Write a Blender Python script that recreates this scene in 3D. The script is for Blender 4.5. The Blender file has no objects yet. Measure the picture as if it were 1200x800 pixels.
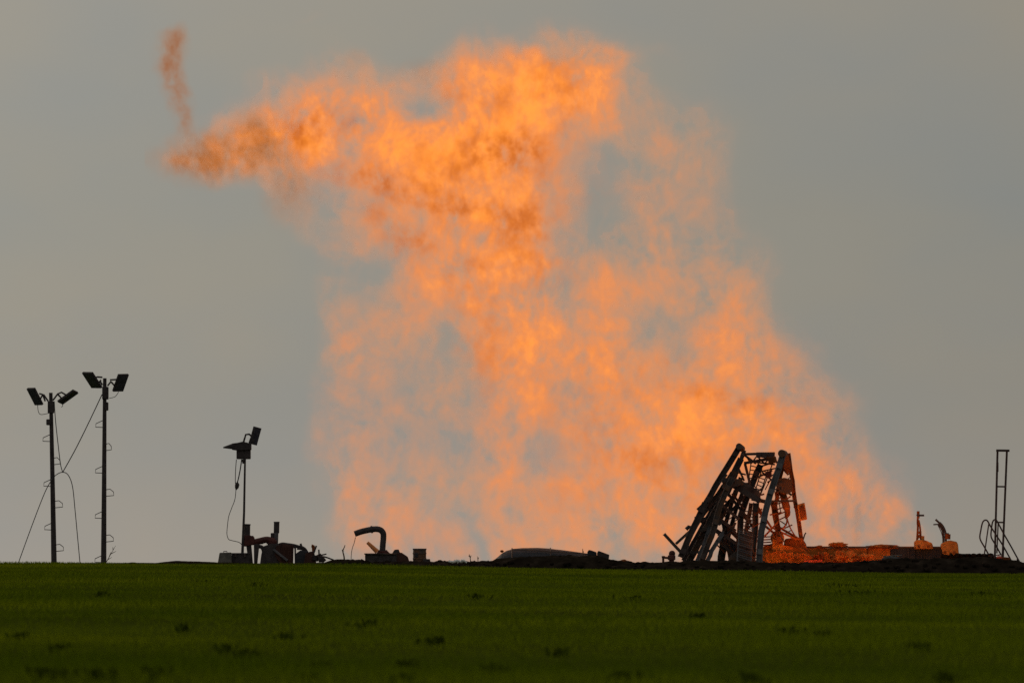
import bpy, bmesh, math, random
import numpy as np
from mathutils import Vector, Matrix, noise as mnoise

random.seed(11)
rng = np.random.default_rng(7)
S = bpy.context.scene
COL = S.collection

# ------------------------------------------------------------------ camera
LENS = 270.0
FPX = 1200 * LENS / 36.0          # focal length in photo pixels (1200 wide)
CAMZ = -0.10
PITCH = math.atan((661 - 400) / FPX)
cam = bpy.data.cameras.new('camera')
cam.lens = LENS
cam.sensor_width = 36
cam.clip_start = 1
cam.clip_end = 20000
cam.dof.use_dof = True
cam.dof.focus_distance = 402
cam.dof.aperture_fstop = 2.6
camo = bpy.data.objects.new('camera', cam)
COL.objects.link(camo)
camo.location = (0, 0, CAMZ)
camo.rotation_euler = (math.pi / 2 + PITCH, 0, 0)
S.camera = camo


def P(px, py, Y=400.0):
    """world point at depth Y (metres north of the camera) seen at photo pixel px, py"""
    a, b = (px - 600) / FPX, (400 - py) / FPX
    c, s = math.cos(PITCH), math.sin(PITCH)
    dy, dz = c - b * s, s + b * c
    t = Y / dy
    return Vector((a * t, Y, CAMZ + dz * t))


# ------------------------------------------------------------------ world, sun, exposure
SUN_EL, SUN_ROT = math.radians(16), math.radians(-38)
W = bpy.data.worlds.new('World')
S.world = W
W.use_nodes = True
wn, wl = W.node_tree.nodes, W.node_tree.links
bg = wn['Background']
sky = wn.new('ShaderNodeTexSky')
sky.sky_type = 'NISHITA'
sky.sun_disc = False
sky.sun_elevation = SUN_EL
sky.sun_rotation = SUN_ROT
sky.dust_density = 4
tc = wn.new('ShaderNodeTexCoord')
sep = wn.new('ShaderNodeSeparateXYZ')
wl.new(tc.outputs['Generated'], sep.inputs[0])
ramp = wn.new('ShaderNodeValToRGB')          # the even cloud sheet: colour by height above the horizon
cr = ramp.color_ramp
cr.elements[0].position = 0.0
cr.elements[0].color = (3.38, 3.13, 2.74, 1)
cr.elements[1].position = 1.0
cr.elements[1].color = (3.3, 3.2, 3.0, 1)
for p, c in ((0.022, (2.90, 2.83, 2.52)), (0.045, (2.66, 2.74, 2.55)), (0.075, (2.9, 2.83, 2.54)), (0.3, (3.2, 3.1, 2.8))):
    e = cr.elements.new(p)
    e.color = (*c, 1)
wl.new(sep.outputs['Z'], ramp.inputs[0])
mp = wn.new('ShaderNodeMapping')
mp.inputs['Scale'].default_value = (22, 9, 40)
wl.new(tc.outputs['Generated'], mp.inputs[0])
cn = wn.new('ShaderNodeTexNoise')
cn.inputs['Scale'].default_value = 1.0
cn.inputs['Detail'].default_value = 4
cn.inputs['Roughness'].default_value = 0.45
wl.new(mp.outputs[0], cn.inputs['Vector'])
cmr = wn.new('ShaderNodeMapRange')
cmr.inputs[1].default_value = 0.3
cmr.inputs[2].default_value = 0.7
cmr.inputs[3].default_value = 0.97
cmr.inputs[4].default_value = 1.03
wl.new(cn.outputs['Fac'], cmr.inputs[0])
hx = wn.new('ShaderNodeMapRange')            # the cloud sheet is a little thicker to the east
hx.inputs[1].default_value = -0.08
hx.inputs[2].default_value = 0.08
hx.inputs[3].default_value = 1.05
hx.inputs[4].default_value = 0.86
wl.new(sep.outputs['X'], hx.inputs[0])
m1 = wn.new('ShaderNodeMath'); m1.operation = 'MULTIPLY'
wl.new(cmr.outputs[0], m1.inputs[0]); wl.new(hx.outputs[0], m1.inputs[1])
vm = wn.new('ShaderNodeVectorMath'); vm.operation = 'SCALE'
wl.new(ramp.outputs[0], vm.inputs[0]); wl.new(m1.outputs[0], vm.inputs['Scale'])
mixs = wn.new('ShaderNodeMix'); mixs.data_type = 'RGBA'
mixs.inputs['Factor'].default_value = 0.95
tint = wn.new('ShaderNodeValToRGB')           # thinner and thicker cloud: slightly warmer, slightly cooler
tint.color_ramp.elements[0].position = 0.36
tint.color_ramp.elements[0].color = (0.965, 1.0, 1.045, 1)
tint.color_ramp.elements[1].position = 0.64
tint.color_ramp.elements[1].color = (1.045, 1.0, 0.945, 1)
wl.new(cn.outputs['Fac'], tint.inputs[0])
tm = wn.new('ShaderNodeVectorMath'); tm.operation = 'MULTIPLY'
wl.new(vm.outputs[0], tm.inputs[0]); wl.new(tint.outputs[0], tm.inputs[1])
wl.new(sky.outputs[0], mixs.inputs['A']); wl.new(tm.outputs[0], mixs.inputs['B'])
wl.new(mixs.outputs['Result'], bg.inputs[0])
bg.inputs[1].default_value = 0.1

sun = bpy.data.lights.new('sun', 'SUN')
sun.energy = 0.6
sun.angle = math.radians(14)
sun.color = (1.0, 0.86, 0.68)
suno = bpy.data.objects.new('sun', sun)
COL.objects.link(suno)
sd = Vector((math.sin(SUN_ROT) * math.cos(SUN_EL), math.cos(SUN_ROT) * math.cos(SUN_EL), math.sin(SUN_EL)))
suno.rotation_euler = sd.to_track_quat('Z', 'Y').to_euler()
suno.location = sd * 900

S.view_settings.view_transform = 'Standard'
S.view_settings.look = 'None'
S.view_settings.exposure = 0
S.view_settings.gamma = 1
S.render.engine = 'CYCLES'
cy = S.cycles
cy.max_bounces = 4
cy.diffuse_bounces = 2
cy.glossy_bounces = 2
cy.volume_bounces = 0
cy.transparent_max_bounces = 48
cy.volume_step_rate = 1.0
cy.volume_max_steps = 512
cy.use_denoising = False
cy.sample_clamp_indirect = 4


# ------------------------------------------------------------------ helpers
ORG = {}          # world origin of each object


def props(o, label=None, cat=None, group=None, kind=None):
    if label: o['label'] = label
    if cat: o['category'] = cat
    if group: o['group'] = group
    if kind: o['kind'] = kind
    return o


def thing(name, loc, label, cat, group=None):
    o = bpy.data.objects.new(name, None)
    o.empty_display_size = 0.3
    COL.objects.link(o)
    o.location = loc
    ORG[o.name] = Vector(loc)
    return props(o, label, cat, group)


def link_mesh(name, me, mat, parent=None, origin=None):
    o = bpy.data.objects.new(name, me)
    COL.objects.link(o)
    org = Vector(origin)
    ORG[o.name] = org
    if parent is not None:
        o.parent = parent
        o.location = org - ORG[parent.name]
    else:
        o.location = org
    if mat is not None and not me.materials:
        me.materials.append(mat)
    return o


def obj(name, bm, mat, parent=None, smooth=False, origin=None):
    """link a bmesh (in world coordinates) as one mesh object"""
    bmesh.ops.recalc_face_normals(bm, faces=bm.faces[:])
    n = len(bm.verts)
    c = Vector(origin) if origin is not None else sum((v.co for v in bm.verts), Vector()) / max(n, 1)
    bmesh.ops.translate(bm, verts=bm.verts[:], vec=-c)
    me = bpy.data.meshes.new(name)
    bm.to_mesh(me)
    bm.free()
    if smooth:
        for p in me.polygons:
            p.use_smooth = True
    return link_mesh(name, me, mat, parent, c)


def B():
    return bmesh.new()


def a_box(bm, c, size, rot=None, jitter=0.0, bevel=0.0):
    """box of given full size at c, optional rotation matrix, bevelled"""
    r = bmesh.ops.create_cube(bm, size=1.0)
    vs = r['verts']
    for v in vs:
        v.co = Vector((v.co.x * size[0], v.co.y * size[1], v.co.z * size[2]))
        if jitter:
            v.co += Vector((random.uniform(-1, 1), random.uniform(-1, 1), random.uniform(-1, 1))) * jitter
        if rot is not None:
            v.co = rot @ v.co
        v.co += Vector(c)
    if bevel > 0:
        es = list({e for v in vs for e in v.link_edges})
        bmesh.ops.bevel(bm, geom=es, offset=bevel, segments=1, affect='EDGES')


def a_beam(bm, p0, p1, w, d=None, roll=0.0, bevel=0.0):
    """square-section bar from p0 to p1: w across the view, d in depth"""
    p0, p1 = Vector(p0), Vector(p1)
    d = w if d is None else d
    z = (p1 - p0)
    L = z.length
    if L < 1e-6:
        return
    z.normalize()
    y = Vector((0, 1, 0))
    x = y.cross(z)
    if x.length < 1e-3:
        x = Vector((1, 0, 0))
    x.normalize()
    y = z.cross(x)
    R = Matrix((x, y, z)).transposed() @ Matrix.Rotation(roll, 3, 'Z')
    a_box(bm, (p0 + p1) / 2, (w, d, L), R, 0, bevel)


def a_tube(bm, pts, r, seg=8, caps=True):
    pts = [Vector(p) for p in pts]
    n = len(pts)
    rs = r if isinstance(r, (list, tuple)) else [r] * n
    rings = []
    ref = Vector((0, 1, 0))
    for i, p in enumerate(pts):
        t = (pts[min(i + 1, n - 1)] - pts[max(i - 1, 0)])
        if t.length < 1e-9:
            t = Vector((0, 0, 1))
        t.normalize()
        x = ref.cross(t)
        if x.length < 1e-3:
            x = Vector((1, 0, 0)).cross(t)
        x.normalize()
        y = t.cross(x)
        rings.append([bm.verts.new(p + (x * math.cos(2 * math.pi * k / seg) + y * math.sin(2 * math.pi * k / seg)) * rs[i]) for k in range(seg)])
    for a, b in zip(rings, rings[1:]):
        for k in range(seg):
            bm.faces.new((a[k], a[(k + 1) % seg], b[(k + 1) % seg], b[k]))
    if caps:
        bm.faces.new(rings[0][::-1])
        bm.faces.new(rings[-1])


def smooth_path(pts, sub=6):
    pts = [Vector(p) for p in pts]
    out = []
    n = len(pts)
    for i in range(n - 1):
        p0, p1, p2, p3 = pts[max(i - 1, 0)], pts[i], pts[i + 1], pts[min(i + 2, n - 1)]
        for k in range(sub):
            t = k / sub
            out.append(0.5 * ((2 * p1) + (p2 - p0) * t + (2 * p0 - 5 * p1 + 4 * p2 - p3) * t * t + (3 * p1 - p0 - 3 * p2 + p3) * t ** 3))
    out.append(pts[-1])
    return out


def a_prism(bm, outline, y0, y1, bevel=0.0):
    """an outline in the x-z plane (list of Vectors) given depth from y0 to y1"""
    f = [bm.verts.new((p[0], y0, p[2])) for p in outline]
    b = [bm.verts.new((p[0], y1, p[2])) for p in outline]
    n = len(f)
    bm.faces.new(f)
    bm.faces.new(b[::-1])
    for i in range(n):
        bm.faces.new((f[i], b[i], b[(i + 1) % n], f[(i + 1) % n]))
    if bevel:
        bmesh.ops.bevel(bm, geom=bm.edges[:], offset=bevel, segments=1, affect='EDGES')


def a_lathe(bm, c, prof, seg=20):
    """profile [(r, z)] turned round the vertical axis through c"""
    c = Vector(c)
    rings = [[bm.verts.new(c + Vector((r * math.cos(2 * math.pi * k / seg), r * math.sin(2 * math.pi * k / seg), z))) for k in range(seg)] for r, z in prof]
    for a, b in zip(rings, rings[1:]):
        for k in range(seg):
            bm.faces.new((a[k], a[(k + 1) % seg], b[(k + 1) % seg], b[k]))
    bm.faces.new(rings[0][::-1])
    bm.faces.new(rings[-1])


def a_lump(bm, c, size, amp=0.25, freq=1.6, seed=0.0, sub=3):
    r = bmesh.ops.create_icosphere(bm, subdivisions=sub, radius=1.0)
    for v in r['verts']:
        n = v.co.normalized()
        k = 1 + amp * mnoise.noise(n * freq + Vector((seed, seed * 1.7, seed * 0.3))) + amp * 0.5 * mnoise.noise(n * freq * 2.7 + Vector((seed * 2.1, seed, 3)))
        v.co = Vector((n.x * size[0], n.y * size[1], n.z * size[2])) * k + Vector(c)


# ------------------------------------------------------------------ materials
def nt(name):
    m = bpy.data.materials.new(name)
    m.use_nodes = True
    return m, m.node_tree.nodes, m.node_tree.links, m.node_tree.nodes['Principled BSDF']


def mottled(name, stops, scale=3.0, detail=6, rough=0.7, metal=0.0, bump=0.0, stretch=(1, 1, 1), bscale=None, spec=0.12):
    """noise-driven colour between stops, with rough/bump variation"""
    m, N, L, bs = nt(name)
    tc = N.new('ShaderNodeTexCoord')
    mp = N.new('ShaderNodeMapping')
    mp.inputs['Scale'].default_value = stretch
    L.new(tc.outputs['Object'], mp.inputs[0])
    oi = N.new('ShaderNodeObjectInfo')
    ad = N.new('ShaderNodeVectorMath'); ad.operation = 'ADD'
    sc = N.new('ShaderNodeVectorMath'); sc.operation = 'SCALE'
    cb = N.new('ShaderNodeCombineXYZ')
    L.new(oi.outputs['Random'], cb.inputs[0]); L.new(oi.outputs['Random'], cb.inputs[2])
    L.new(cb.outputs[0], sc.inputs[0]); sc.inputs['Scale'].default_value = 37.0
    L.new(mp.outputs[0], ad.inputs[0]); L.new(sc.outputs[0], ad.inputs[1])
    n = N.new('ShaderNodeTexNoise')
    n.inputs['Scale'].default_value = scale
    n.inputs['Detail'].default_value = detail
    n.inputs['Roughness'].default_value = 0.6
    L.new(ad.outputs[0], n.inputs['Vector'])
    r = N.new('ShaderNodeValToRGB')
    r.color_ramp.elements[0].position = stops[0][0]
    r.color_ramp.elements[0].color = (*stops[0][1], 1)
    r.color_ramp.elements[1].position = stops[-1][0]
    r.color_ramp.elements[1].color = (*stops[-1][1], 1)
    for p, c in stops[1:-1]:
        e = r.color_ramp.elements.new(p)
        e.color = (*c, 1)
    L.new(n.outputs['Fac'], r.inputs[0])
    L.new(r.outputs[0], bs.inputs['Base Color'])
    mr = N.new('ShaderNodeMapRange')
    mr.inputs[3].default_value = max(rough - 0.18, 0.05)
    mr.inputs[4].default_value = min(rough + 0.18, 1)
    L.new(n.outputs['Fac'], mr.inputs[0])
    L.new(mr.outputs[0], bs.inputs['Roughness'])
    bs.inputs['Metallic'].default_value = metal
    bs.inputs['Specular IOR Level'].default_value = spec
    if bump:
        n2 = N.new('ShaderNodeTexNoise')
        n2.inputs['Scale'].default_value = bscale or scale * 4
        n2.inputs['Detail'].default_value = 5
        L.new(ad.outputs[0], n2.inputs['Vector'])
        b = N.new('ShaderNodeBump')
        b.inputs['Strength'].default_value = 0.7
        b.inputs['Distance'].default_value = bump
        L.new(n2.outputs['Fac'], b.inputs['Height'])
        L.new(b.outputs[0], bs.inputs['Normal'])
    return m


M = {}
M['black_steel'] = mottled('black_steel', [(0.3, (0.028, 0.023, 0.025)), (0.7, (0.07, 0.058, 0.06))], 4, rough=0.6, bump=0.004)
M['burnt_steel'] = mottled('burnt_steel', [(0.3, (0.03, 0.023, 0.023)), (0.5, (0.085, 0.064, 0.058)), (0.62, (0.12, 0.06, 0.034)), (0.75, (0.06, 0.032, 0.022))], 1.3, rough=0.65, bump=0.006)
M['charred_steel'] = mottled('charred_steel', [(0.3, (0.03, 0.022, 0.023)), (0.6, (0.075, 0.055, 0.052)), (0.75, (0.10, 0.05, 0.03))], 1.5, rough=0.7, bump=0.005)
M['pale_steel'] = mottled('pale_steel', [(0.3, (0.05, 0.048, 0.055)), (0.6, (0.13, 0.125, 0.135)), (0.75, (0.11, 0.07, 0.05))], 1.5, rough=0.5, bump=0.004, stretch=(1, 1, 0.4))
M['rusty_steel'] = mottled('rusty_steel', [(0.3, (0.05, 0.016, 0.008)), (0.5, (0.18, 0.05, 0.014)), (0.7, (0.30, 0.095, 0.028))], 1.7, rough=0.8, bump=0.008)
M['firelit_scorched_clay'] = mottled('firelit_scorched_clay', [(0.3, (0.08, 0.024, 0.009)), (0.5, (0.44, 0.115, 0.02)), (0.72, (0.58, 0.18, 0.034))], 1.1, rough=0.95, bump=0.012)  # burnt clay, its orange brightened to carry the fire's glow
M['red_paint'] = mottled('red_paint', [(0.3, (0.045, 0.016, 0.015)), (0.6, (0.10, 0.034, 0.03)), (0.75, (0.05, 0.025, 0.025))], 2.5, rough=0.6, bump=0.004)
M['brown_panel'] = mottled('brown_panel', [(0.3, (0.03, 0.015, 0.013)), (0.55, (0.075, 0.034, 0.027)), (0.75, (0.035, 0.02, 0.018))], 1.5, rough=0.8, bump=0.006, stretch=(3, 1, 0.5))
M['concrete'] = mottled('concrete', [(0.3, (0.07, 0.065, 0.058)), (0.6, (0.14, 0.13, 0.118)), (0.75, (0.2, 0.185, 0.165))], 2.5, rough=0.9, bump=0.01)
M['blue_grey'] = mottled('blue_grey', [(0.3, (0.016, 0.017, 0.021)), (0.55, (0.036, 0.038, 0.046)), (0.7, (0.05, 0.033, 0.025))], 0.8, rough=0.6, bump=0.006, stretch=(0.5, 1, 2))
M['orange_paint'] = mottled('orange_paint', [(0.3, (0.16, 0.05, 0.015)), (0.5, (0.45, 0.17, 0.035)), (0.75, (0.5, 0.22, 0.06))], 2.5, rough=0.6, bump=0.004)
M['orange_rod'] = mottled('orange_rod', [(0.3, (0.55, 0.16, 0.04)), (0.7, (0.75, 0.30, 0.12))], 3, rough=0.6)
M['bright_red'] = mottled('bright_red', [(0.3, (0.32, 0.035, 0.02)), (0.7, (0.5, 0.08, 0.04))], 3, rough=0.45)
M['cable'] = mottled('cable_rubber', [(0.3, (0.02, 0.02, 0.022)), (0.7, (0.04, 0.04, 0.042))], 5, rough=0.7)
M['soil'] = mottled('soil', [(0.3, (0.009, 0.007, 0.005)), (0.55, (0.02, 0.015, 0.011)), (0.75, (0.045, 0.033, 0.024))], 1.6, rough=1.0, bump=0.06, spec=0.0)
M['twig'] = mottled('dry_twig', [(0.3, (0.07, 0.05, 0.035)), (0.7, (0.16, 0.11, 0.07))], 6, rough=0.9)
M['white_sheet'] = mottled('white_sheet', [(0.3, (0.5, 0.5, 0.5)), (0.7, (0.8, 0.79, 0.77))], 6, rough=0.7)
M['lens_glass'] = mottled('lamp_lens', [(0.3, (0.03, 0.03, 0.045)), (0.7, (0.06, 0.06, 0.085))], 3, rough=0.2, spec=0.5)


# field ground: dark soil between the young green crop
def ground_mat():
    m, N, L, bs = nt('field_ground')
    tc = N.new('ShaderNodeTexCoord')
    n1 = N.new('ShaderNodeTexNoise'); n1.inputs['Scale'].default_value = 0.09; n1.inputs['Detail'].default_value = 6
    n2 = N.new('ShaderNodeTexNoise'); n2.inputs['Scale'].default_value = 2.2; n2.inputs['Detail'].default_value = 5
    L.new(tc.outputs['Object'], n1.inputs['Vector']); L.new(tc.outputs['Object'], n2.inputs['Vector'])
    ad = N.new('ShaderNodeMath'); ad.operation = 'ADD'
    L.new(n1.outputs['Fac'], ad.inputs[0]); L.new(n2.outputs['Fac'], ad.inputs[1])
    r = N.new('ShaderNodeValToRGB')
    r.color_ramp.elements[0].position = 0.35
    r.color_ramp.elements[0].color = (0.03, 0.036, 0.005, 1)
    r.color_ramp.elements[1].position = 0.65
    r.color_ramp.elements[1].color = (0.06, 0.08, 0.005, 1)
    hf = N.new('ShaderNodeMath'); hf.operation = 'MULTIPLY'; hf.inputs[1].default_value = 0.5
    L.new(ad.outputs[0], hf.inputs[0]); L.new(hf.outputs[0], r.inputs[0])
    L.new(r.outputs[0], bs.inputs['Base Color'])
    bs.inputs['Roughness'].default_value = 1.0
    bs.inputs['Specular IOR Level'].default_value = 0.0
    return m


def grass_mat():
    m, N, L, bs = nt('grass_blades')
    geo = N.new('ShaderNodeNewGeometry')
    n1 = N.new('ShaderNodeTexNoise'); n1.inputs['Scale'].default_value = 0.05; n1.inputs['Detail'].default_value = 5
    L.new(geo.outputs['Position'], n1.inputs['Vector'])
    r = N.new('ShaderNodeValToRGB')
    r.color_ramp.elements[0].position = 0.36
    r.color_ramp.elements[0].color = (0.080, 0.120, 0.003, 1)
    r.color_ramp.elements[1].position = 0.7
    r.color_ramp.elements[1].color = (0.165, 0.205, 0.005, 1)
    L.new(n1.outputs['Fac'], r.inputs[0])
    mixc = N.new('ShaderNodeMix'); mixc.data_type = 'RGBA'; mixc.blend_type = 'MULTIPLY'; mixc.inputs['Factor'].default_value = 1.0
    r2 = N.new('ShaderNodeValToRGB')
    r2.color_ramp.elements[0].color = (0.6, 0.62, 0.6, 1)
    r2.color_ramp.elements[1].color = (1.25, 1.2, 0.9, 1)
    L.new(geo.outputs['Random Per Island'], r2.inputs[0])
    L.new(r.outputs[0], mixc.inputs['A']); L.new(r2.outputs[0], mixc.inputs['B'])
    N.remove(bs)
    bs = N.new('ShaderNodeBsdfDiffuse')
    L.new(mixc.outputs['Result'], bs.inputs['Color'])
    tr = N.new('ShaderNodeBsdfTranslucent')
    L.new(mixc.outputs['Result'], tr.inputs[0])
    mx = N.new('ShaderNodeMixShader'); mx.inputs[0].default_value = 0.4
    L.new(bs.outputs[0], mx.inputs[1]); L.new(tr.outputs[0], mx.inputs[2])
    L.new(mx.outputs[0], N['Material Output'].inputs['Surface'])
    return m


M['ground'] = ground_mat()
M['grass'] = grass_mat()
M['weed'] = mottled('weed_leaf', [(0.3, (0.03, 0.042, 0.003)), (0.7, (0.06, 0.082, 0.005))], 8, rough=1.0, spec=0.0)

# ------------------------------------------------------------------ terrain
CREST = 389.0
FOOT_PX = np.array([-3000, 0, 300, 400, 500, 600, 700, 800, 1000, 1200, 4000])
FOOT_PY = np.array([661.2, 661.2, 661.4, 662.2, 664.4, 666, 667, 668.5, 672, 672.5, 673])


def crest_z(x):
    """height of the field's far edge: it drops gently to the east"""
    px = 600 + x / 385.0 * FPX
    py = np.interp(px, FOOT_PX, FOOT_PY)
    return CAMZ + (661 - py) / FPX * 385.0


def field_z(x, y):
    x = np.asarray(x, float); y = np.asarray(y, float)
    zc = crest_z(x)
    t = np.clip(y / CREST, -1, 1)
    z = -2.1 + (zc + 2.1) * t
    und = 0.05 * np.sin(x * 0.11 + y * 0.05) * np.sin(y * 0.043 + 1.3) + 0.03 * np.sin(y * 0.21 + x * 0.03)
    z = z + und * np.clip((CREST - 12 - y) / 40, 0, 1)
    beyond = np.clip((y - CREST) / 5.0, 0, 1)
    z = z + beyond * (-0.12 - zc) * 1.0 - np.clip((y - 440) / 400, 0, 1) * 0.35
    return z


def grid_mesh(name, xs, ys, zf):
    X, Y = np.meshgrid(xs, ys)
    Z = zf(X, Y)
    co = np.stack([X, Y, Z], -1).reshape(-1, 3).astype(np.float32)
    nx, ny = len(xs), len(ys)
    i = (np.arange(ny - 1)[:, None] * nx + np.arange(nx - 1)[None, :]).ravel()
    f = np.stack([i, i + 1, i + nx + 1, i + nx], -1)
    me = bpy.data.meshes.new(name)
    me.vertices.add(len(co)); me.vertices.foreach_set('co', co.ravel())
    me.loops.add(f.size); me.loops.foreach_set('vertex_index', f.ravel().astype(np.int32))
    me.polygons.add(len(f)); me.polygons.foreach_set('loop_start', np.arange(0, f.size, 4, dtype=np.int32))
    me.polygons.foreach_set('use_smooth', np.ones(len(f), dtype=bool))
    me.update(calc_edges=True)
    return me


xs = np.unique(np.concatenate([np.linspace(-9000, -60, 14), np.linspace(-60, 60, 121), np.linspace(60, 9000, 14)]))
ys = np.unique(np.concatenate([np.linspace(-200, 60, 8), np.linspace(60, 380, 120), np.linspace(380, 440, 61), np.linspace(440, 15000, 24)]))
g = link_mesh('ground', grid_mesh('ground', xs, ys, field_z), M['ground'], None, (0, 0, 0))
props(g, 'dark green crop field rising to the well site', None, None, 'structure')

# earth bank between the field and the well site
BANK_PX = np.array([-200, 0, 180, 210, 240, 300, 380, 395, 420, 440, 500, 540, 575, 595, 640, 700, 716, 735, 745, 790, 850, 900, 950, 1000, 1050, 1100, 1160, 1200, 1300])
BANK_PY = np.array([660.5, 660, 659, 657, 658, 660, 659, 655, 656, 659, 658.5, 658, 658.5, 654.5, 651.5, 652, 656.5, 658, 660, 659, 657.5, 659.5, 660.5, 659.5, 655, 655, 653.5, 660, 662])


def bank_z(X, Y):
    px = 600 + X / 392.0 * FPX
    top = CAMZ + (661 - np.interp(px, BANK_PX, BANK_PY)) / FPX * 392.0
    base = field_z(X, Y)
    prof = np.exp(-((Y - 392.0) / 1.9) ** 2)
    n = np.zeros_like(X)
    for i in range(X.shape[0]):
        for j in range(X.shape[1]):
            v = Vector((X[i, j], Y[i, j], 0))
            n[i, j] = 0.10 * mnoise.noise(v * 0.9) + 0.09 * mnoise.noise(v * 2.3 + Vector((9, 0, 0))) + 0.06 * mnoise.noise(v * 5.1)
    z = base - 0.25 + (np.maximum(top - base, 0.02) + 0.25) * np.minimum(prof * 1.25, 1.0)
    return z + n * np.clip(prof * 1.6, 0, 1) * np.clip((px - 330) / 150, 0.25, 1)


bxs = np.arange(-34, 40, 0.11)
bys = np.arange(386.5, 397.5, 0.26)
bank = link_mesh('earth_bank', grid_mesh('earth_bank', bxs, bys, bank_z), M['soil'], None, (0, 0, 0))
props(bank, 'low dark bank of bare soil along the far field edge', None, None, 'structure')

# loose clods along the bank: nobody could count them
bm = B()
for i in range(420):
    x = random.uniform(-9, 29)
    px = 600 + x / 391 * FPX
    y = random.uniform(388.0, 393.5)
    top = CAMZ + (661 - float(np.interp(px, BANK_PX, BANK_PY))) / FPX * 392.0
    fz = float(field_z(x, y))
    z = fz - 0.05 + (top - fz) * min(1.2 * math.exp(-((y - 392) / 1.9) ** 2), 1)
    r = random.uniform(0.04, 0.17)
    a_lump(bm, (x, y, z + 0.02), (r * random.uniform(0.8, 1.7), r, r * random.uniform(0.6, 1.0)), 0.35, 1.8, i * 1.37, 1)
cl = obj('soil_clods', bm, M['soil'], None)
props(cl, 'loose clods of dark soil lying along the bank', None, None, 'stuff')


# ------------------------------------------------------------------ grass (one stuff mesh)
def blades(n, y0, y1, hmin, hmax, wmin, wmax, seed):
    r = np.random.default_rng(seed)
    # area-uniform over the visible wedge, with margin
    y = np.sqrt(r.uniform(y0 ** 2, y1 ** 2, n))
    x = r.uniform(-0.078, 0.078, n) * y
    # gaps and thin strips
    g = (np.sin(x * 0.9 + 3 * np.sin(y * 0.13)) * np.sin(y * 0.31 + 2 * np.sin(x * 0.21)) + 0.6 * np.sin(x * 2.3 + y * 0.7) * np.sin(y * 0.9 - x * 0.4))
    keep = r.uniform(-1.1, 1.6, n) < 1.25 - np.clip(g, 0, 2) * 1.1
    keep |= r.uniform(0, 1, n) < 0.25
    x, y = x[keep], y[keep]
    return x, y, r.uniform(hmin, hmax, len(x)) * (0.85 + 0.3 * np.sin(x * 0.33 + y * 0.09)), r.uniform(wmin, wmax, len(x)), r


def build_grass():
    V, n_tot = [], 0
    sets = [(46000, 90, 150, 0.09, 0.17, 0.010, 0.018, 1), (90000, 150, 270, 0.09, 0.17, 0.016, 0.028, 2), (110000, 270, 392, 0.08, 0.16, 0.022, 0.04, 3), (9000, 386, 391.5, 0.08, 0.20, 0.02, 0.04, 4)]
    for s in sets:
        x, y, h, w, r = blades(*s)
        n = len(x)
        px = 600 + x / 385 * FPX
        ok = (y < np.interp(px, [300, 500, 1200], [391.5, 387.5, 386.5])) 
        x, y, h, w = x[ok], y[ok], h[ok], w[ok]
        n = len(x)
        z = field_z(x, y) - 0.01
        a = r.uniform(0, 2 * np.pi, n)
        lean = r.uniform(0.1, 0.75, n)
        la = r.uniform(0, 2 * np.pi, n)
        dx, dy = np.cos(a) * w / 2, np.sin(a) * w / 2
        lx, ly = np.cos(la) * lean * h, np.sin(la) * lean * h
        base0 = np.stack([x - dx, y - dy, z], -1)
        base1 = np.stack([x + dx, y + dy, z], -1)
        mid0 = np.stack([x - dx * .8 + lx * .35, y - dy * .8 + ly * .35, z + h * .6], -1)
        mid1 = np.stack([x + dx * .8 + lx * .35, y + dy * .8 + ly * .35, z + h * .6], -1)
        tip = np.stack([x + lx, y + ly, z + h], -1)
        V.append(np.stack([base0, base1, mid1, mid0, tip], 1).reshape(-1, 3))
        n_tot += n
    V = np.concatenate(V).astype(np.float32)
    o = np.arange(n_tot, dtype=np.int32) * 5
    q = np.stack([o, o + 1, o + 2, o + 3, o + 3, o + 2, o + 4], -1).ravel()
    me = bpy.data.meshes.new('grass')
    me.vertices.add(len(V)); me.vertices.foreach_set('co', V.ravel())
    me.loops.add(len(q)); me.loops.foreach_set('vertex_index', q)
    ls = (np.arange(n_tot, dtype=np.int32)[:, None] * 7 + np.array([0, 4], dtype=np.int32)[None, :]).ravel()
    me.polygons.add(2 * n_tot); me.polygons.foreach_set('loop_start', ls)
    me.update(calc_edges=True)
    o = link_mesh('grass', me, M['grass'], None, (0, 0, 0))
    props(o, 'short dark green crop covering the field', None, None, 'stuff')


build_grass()


def on_field(px, py):
    """the point of the field seen at a photo pixel"""
    Y = 90.0
    while Y < 388:
        p = P(px, py, Y)
        if p.z <= float(field_z(p.x, Y)) + 0.06:
            return p
        Y += 0.5
    return p


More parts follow.
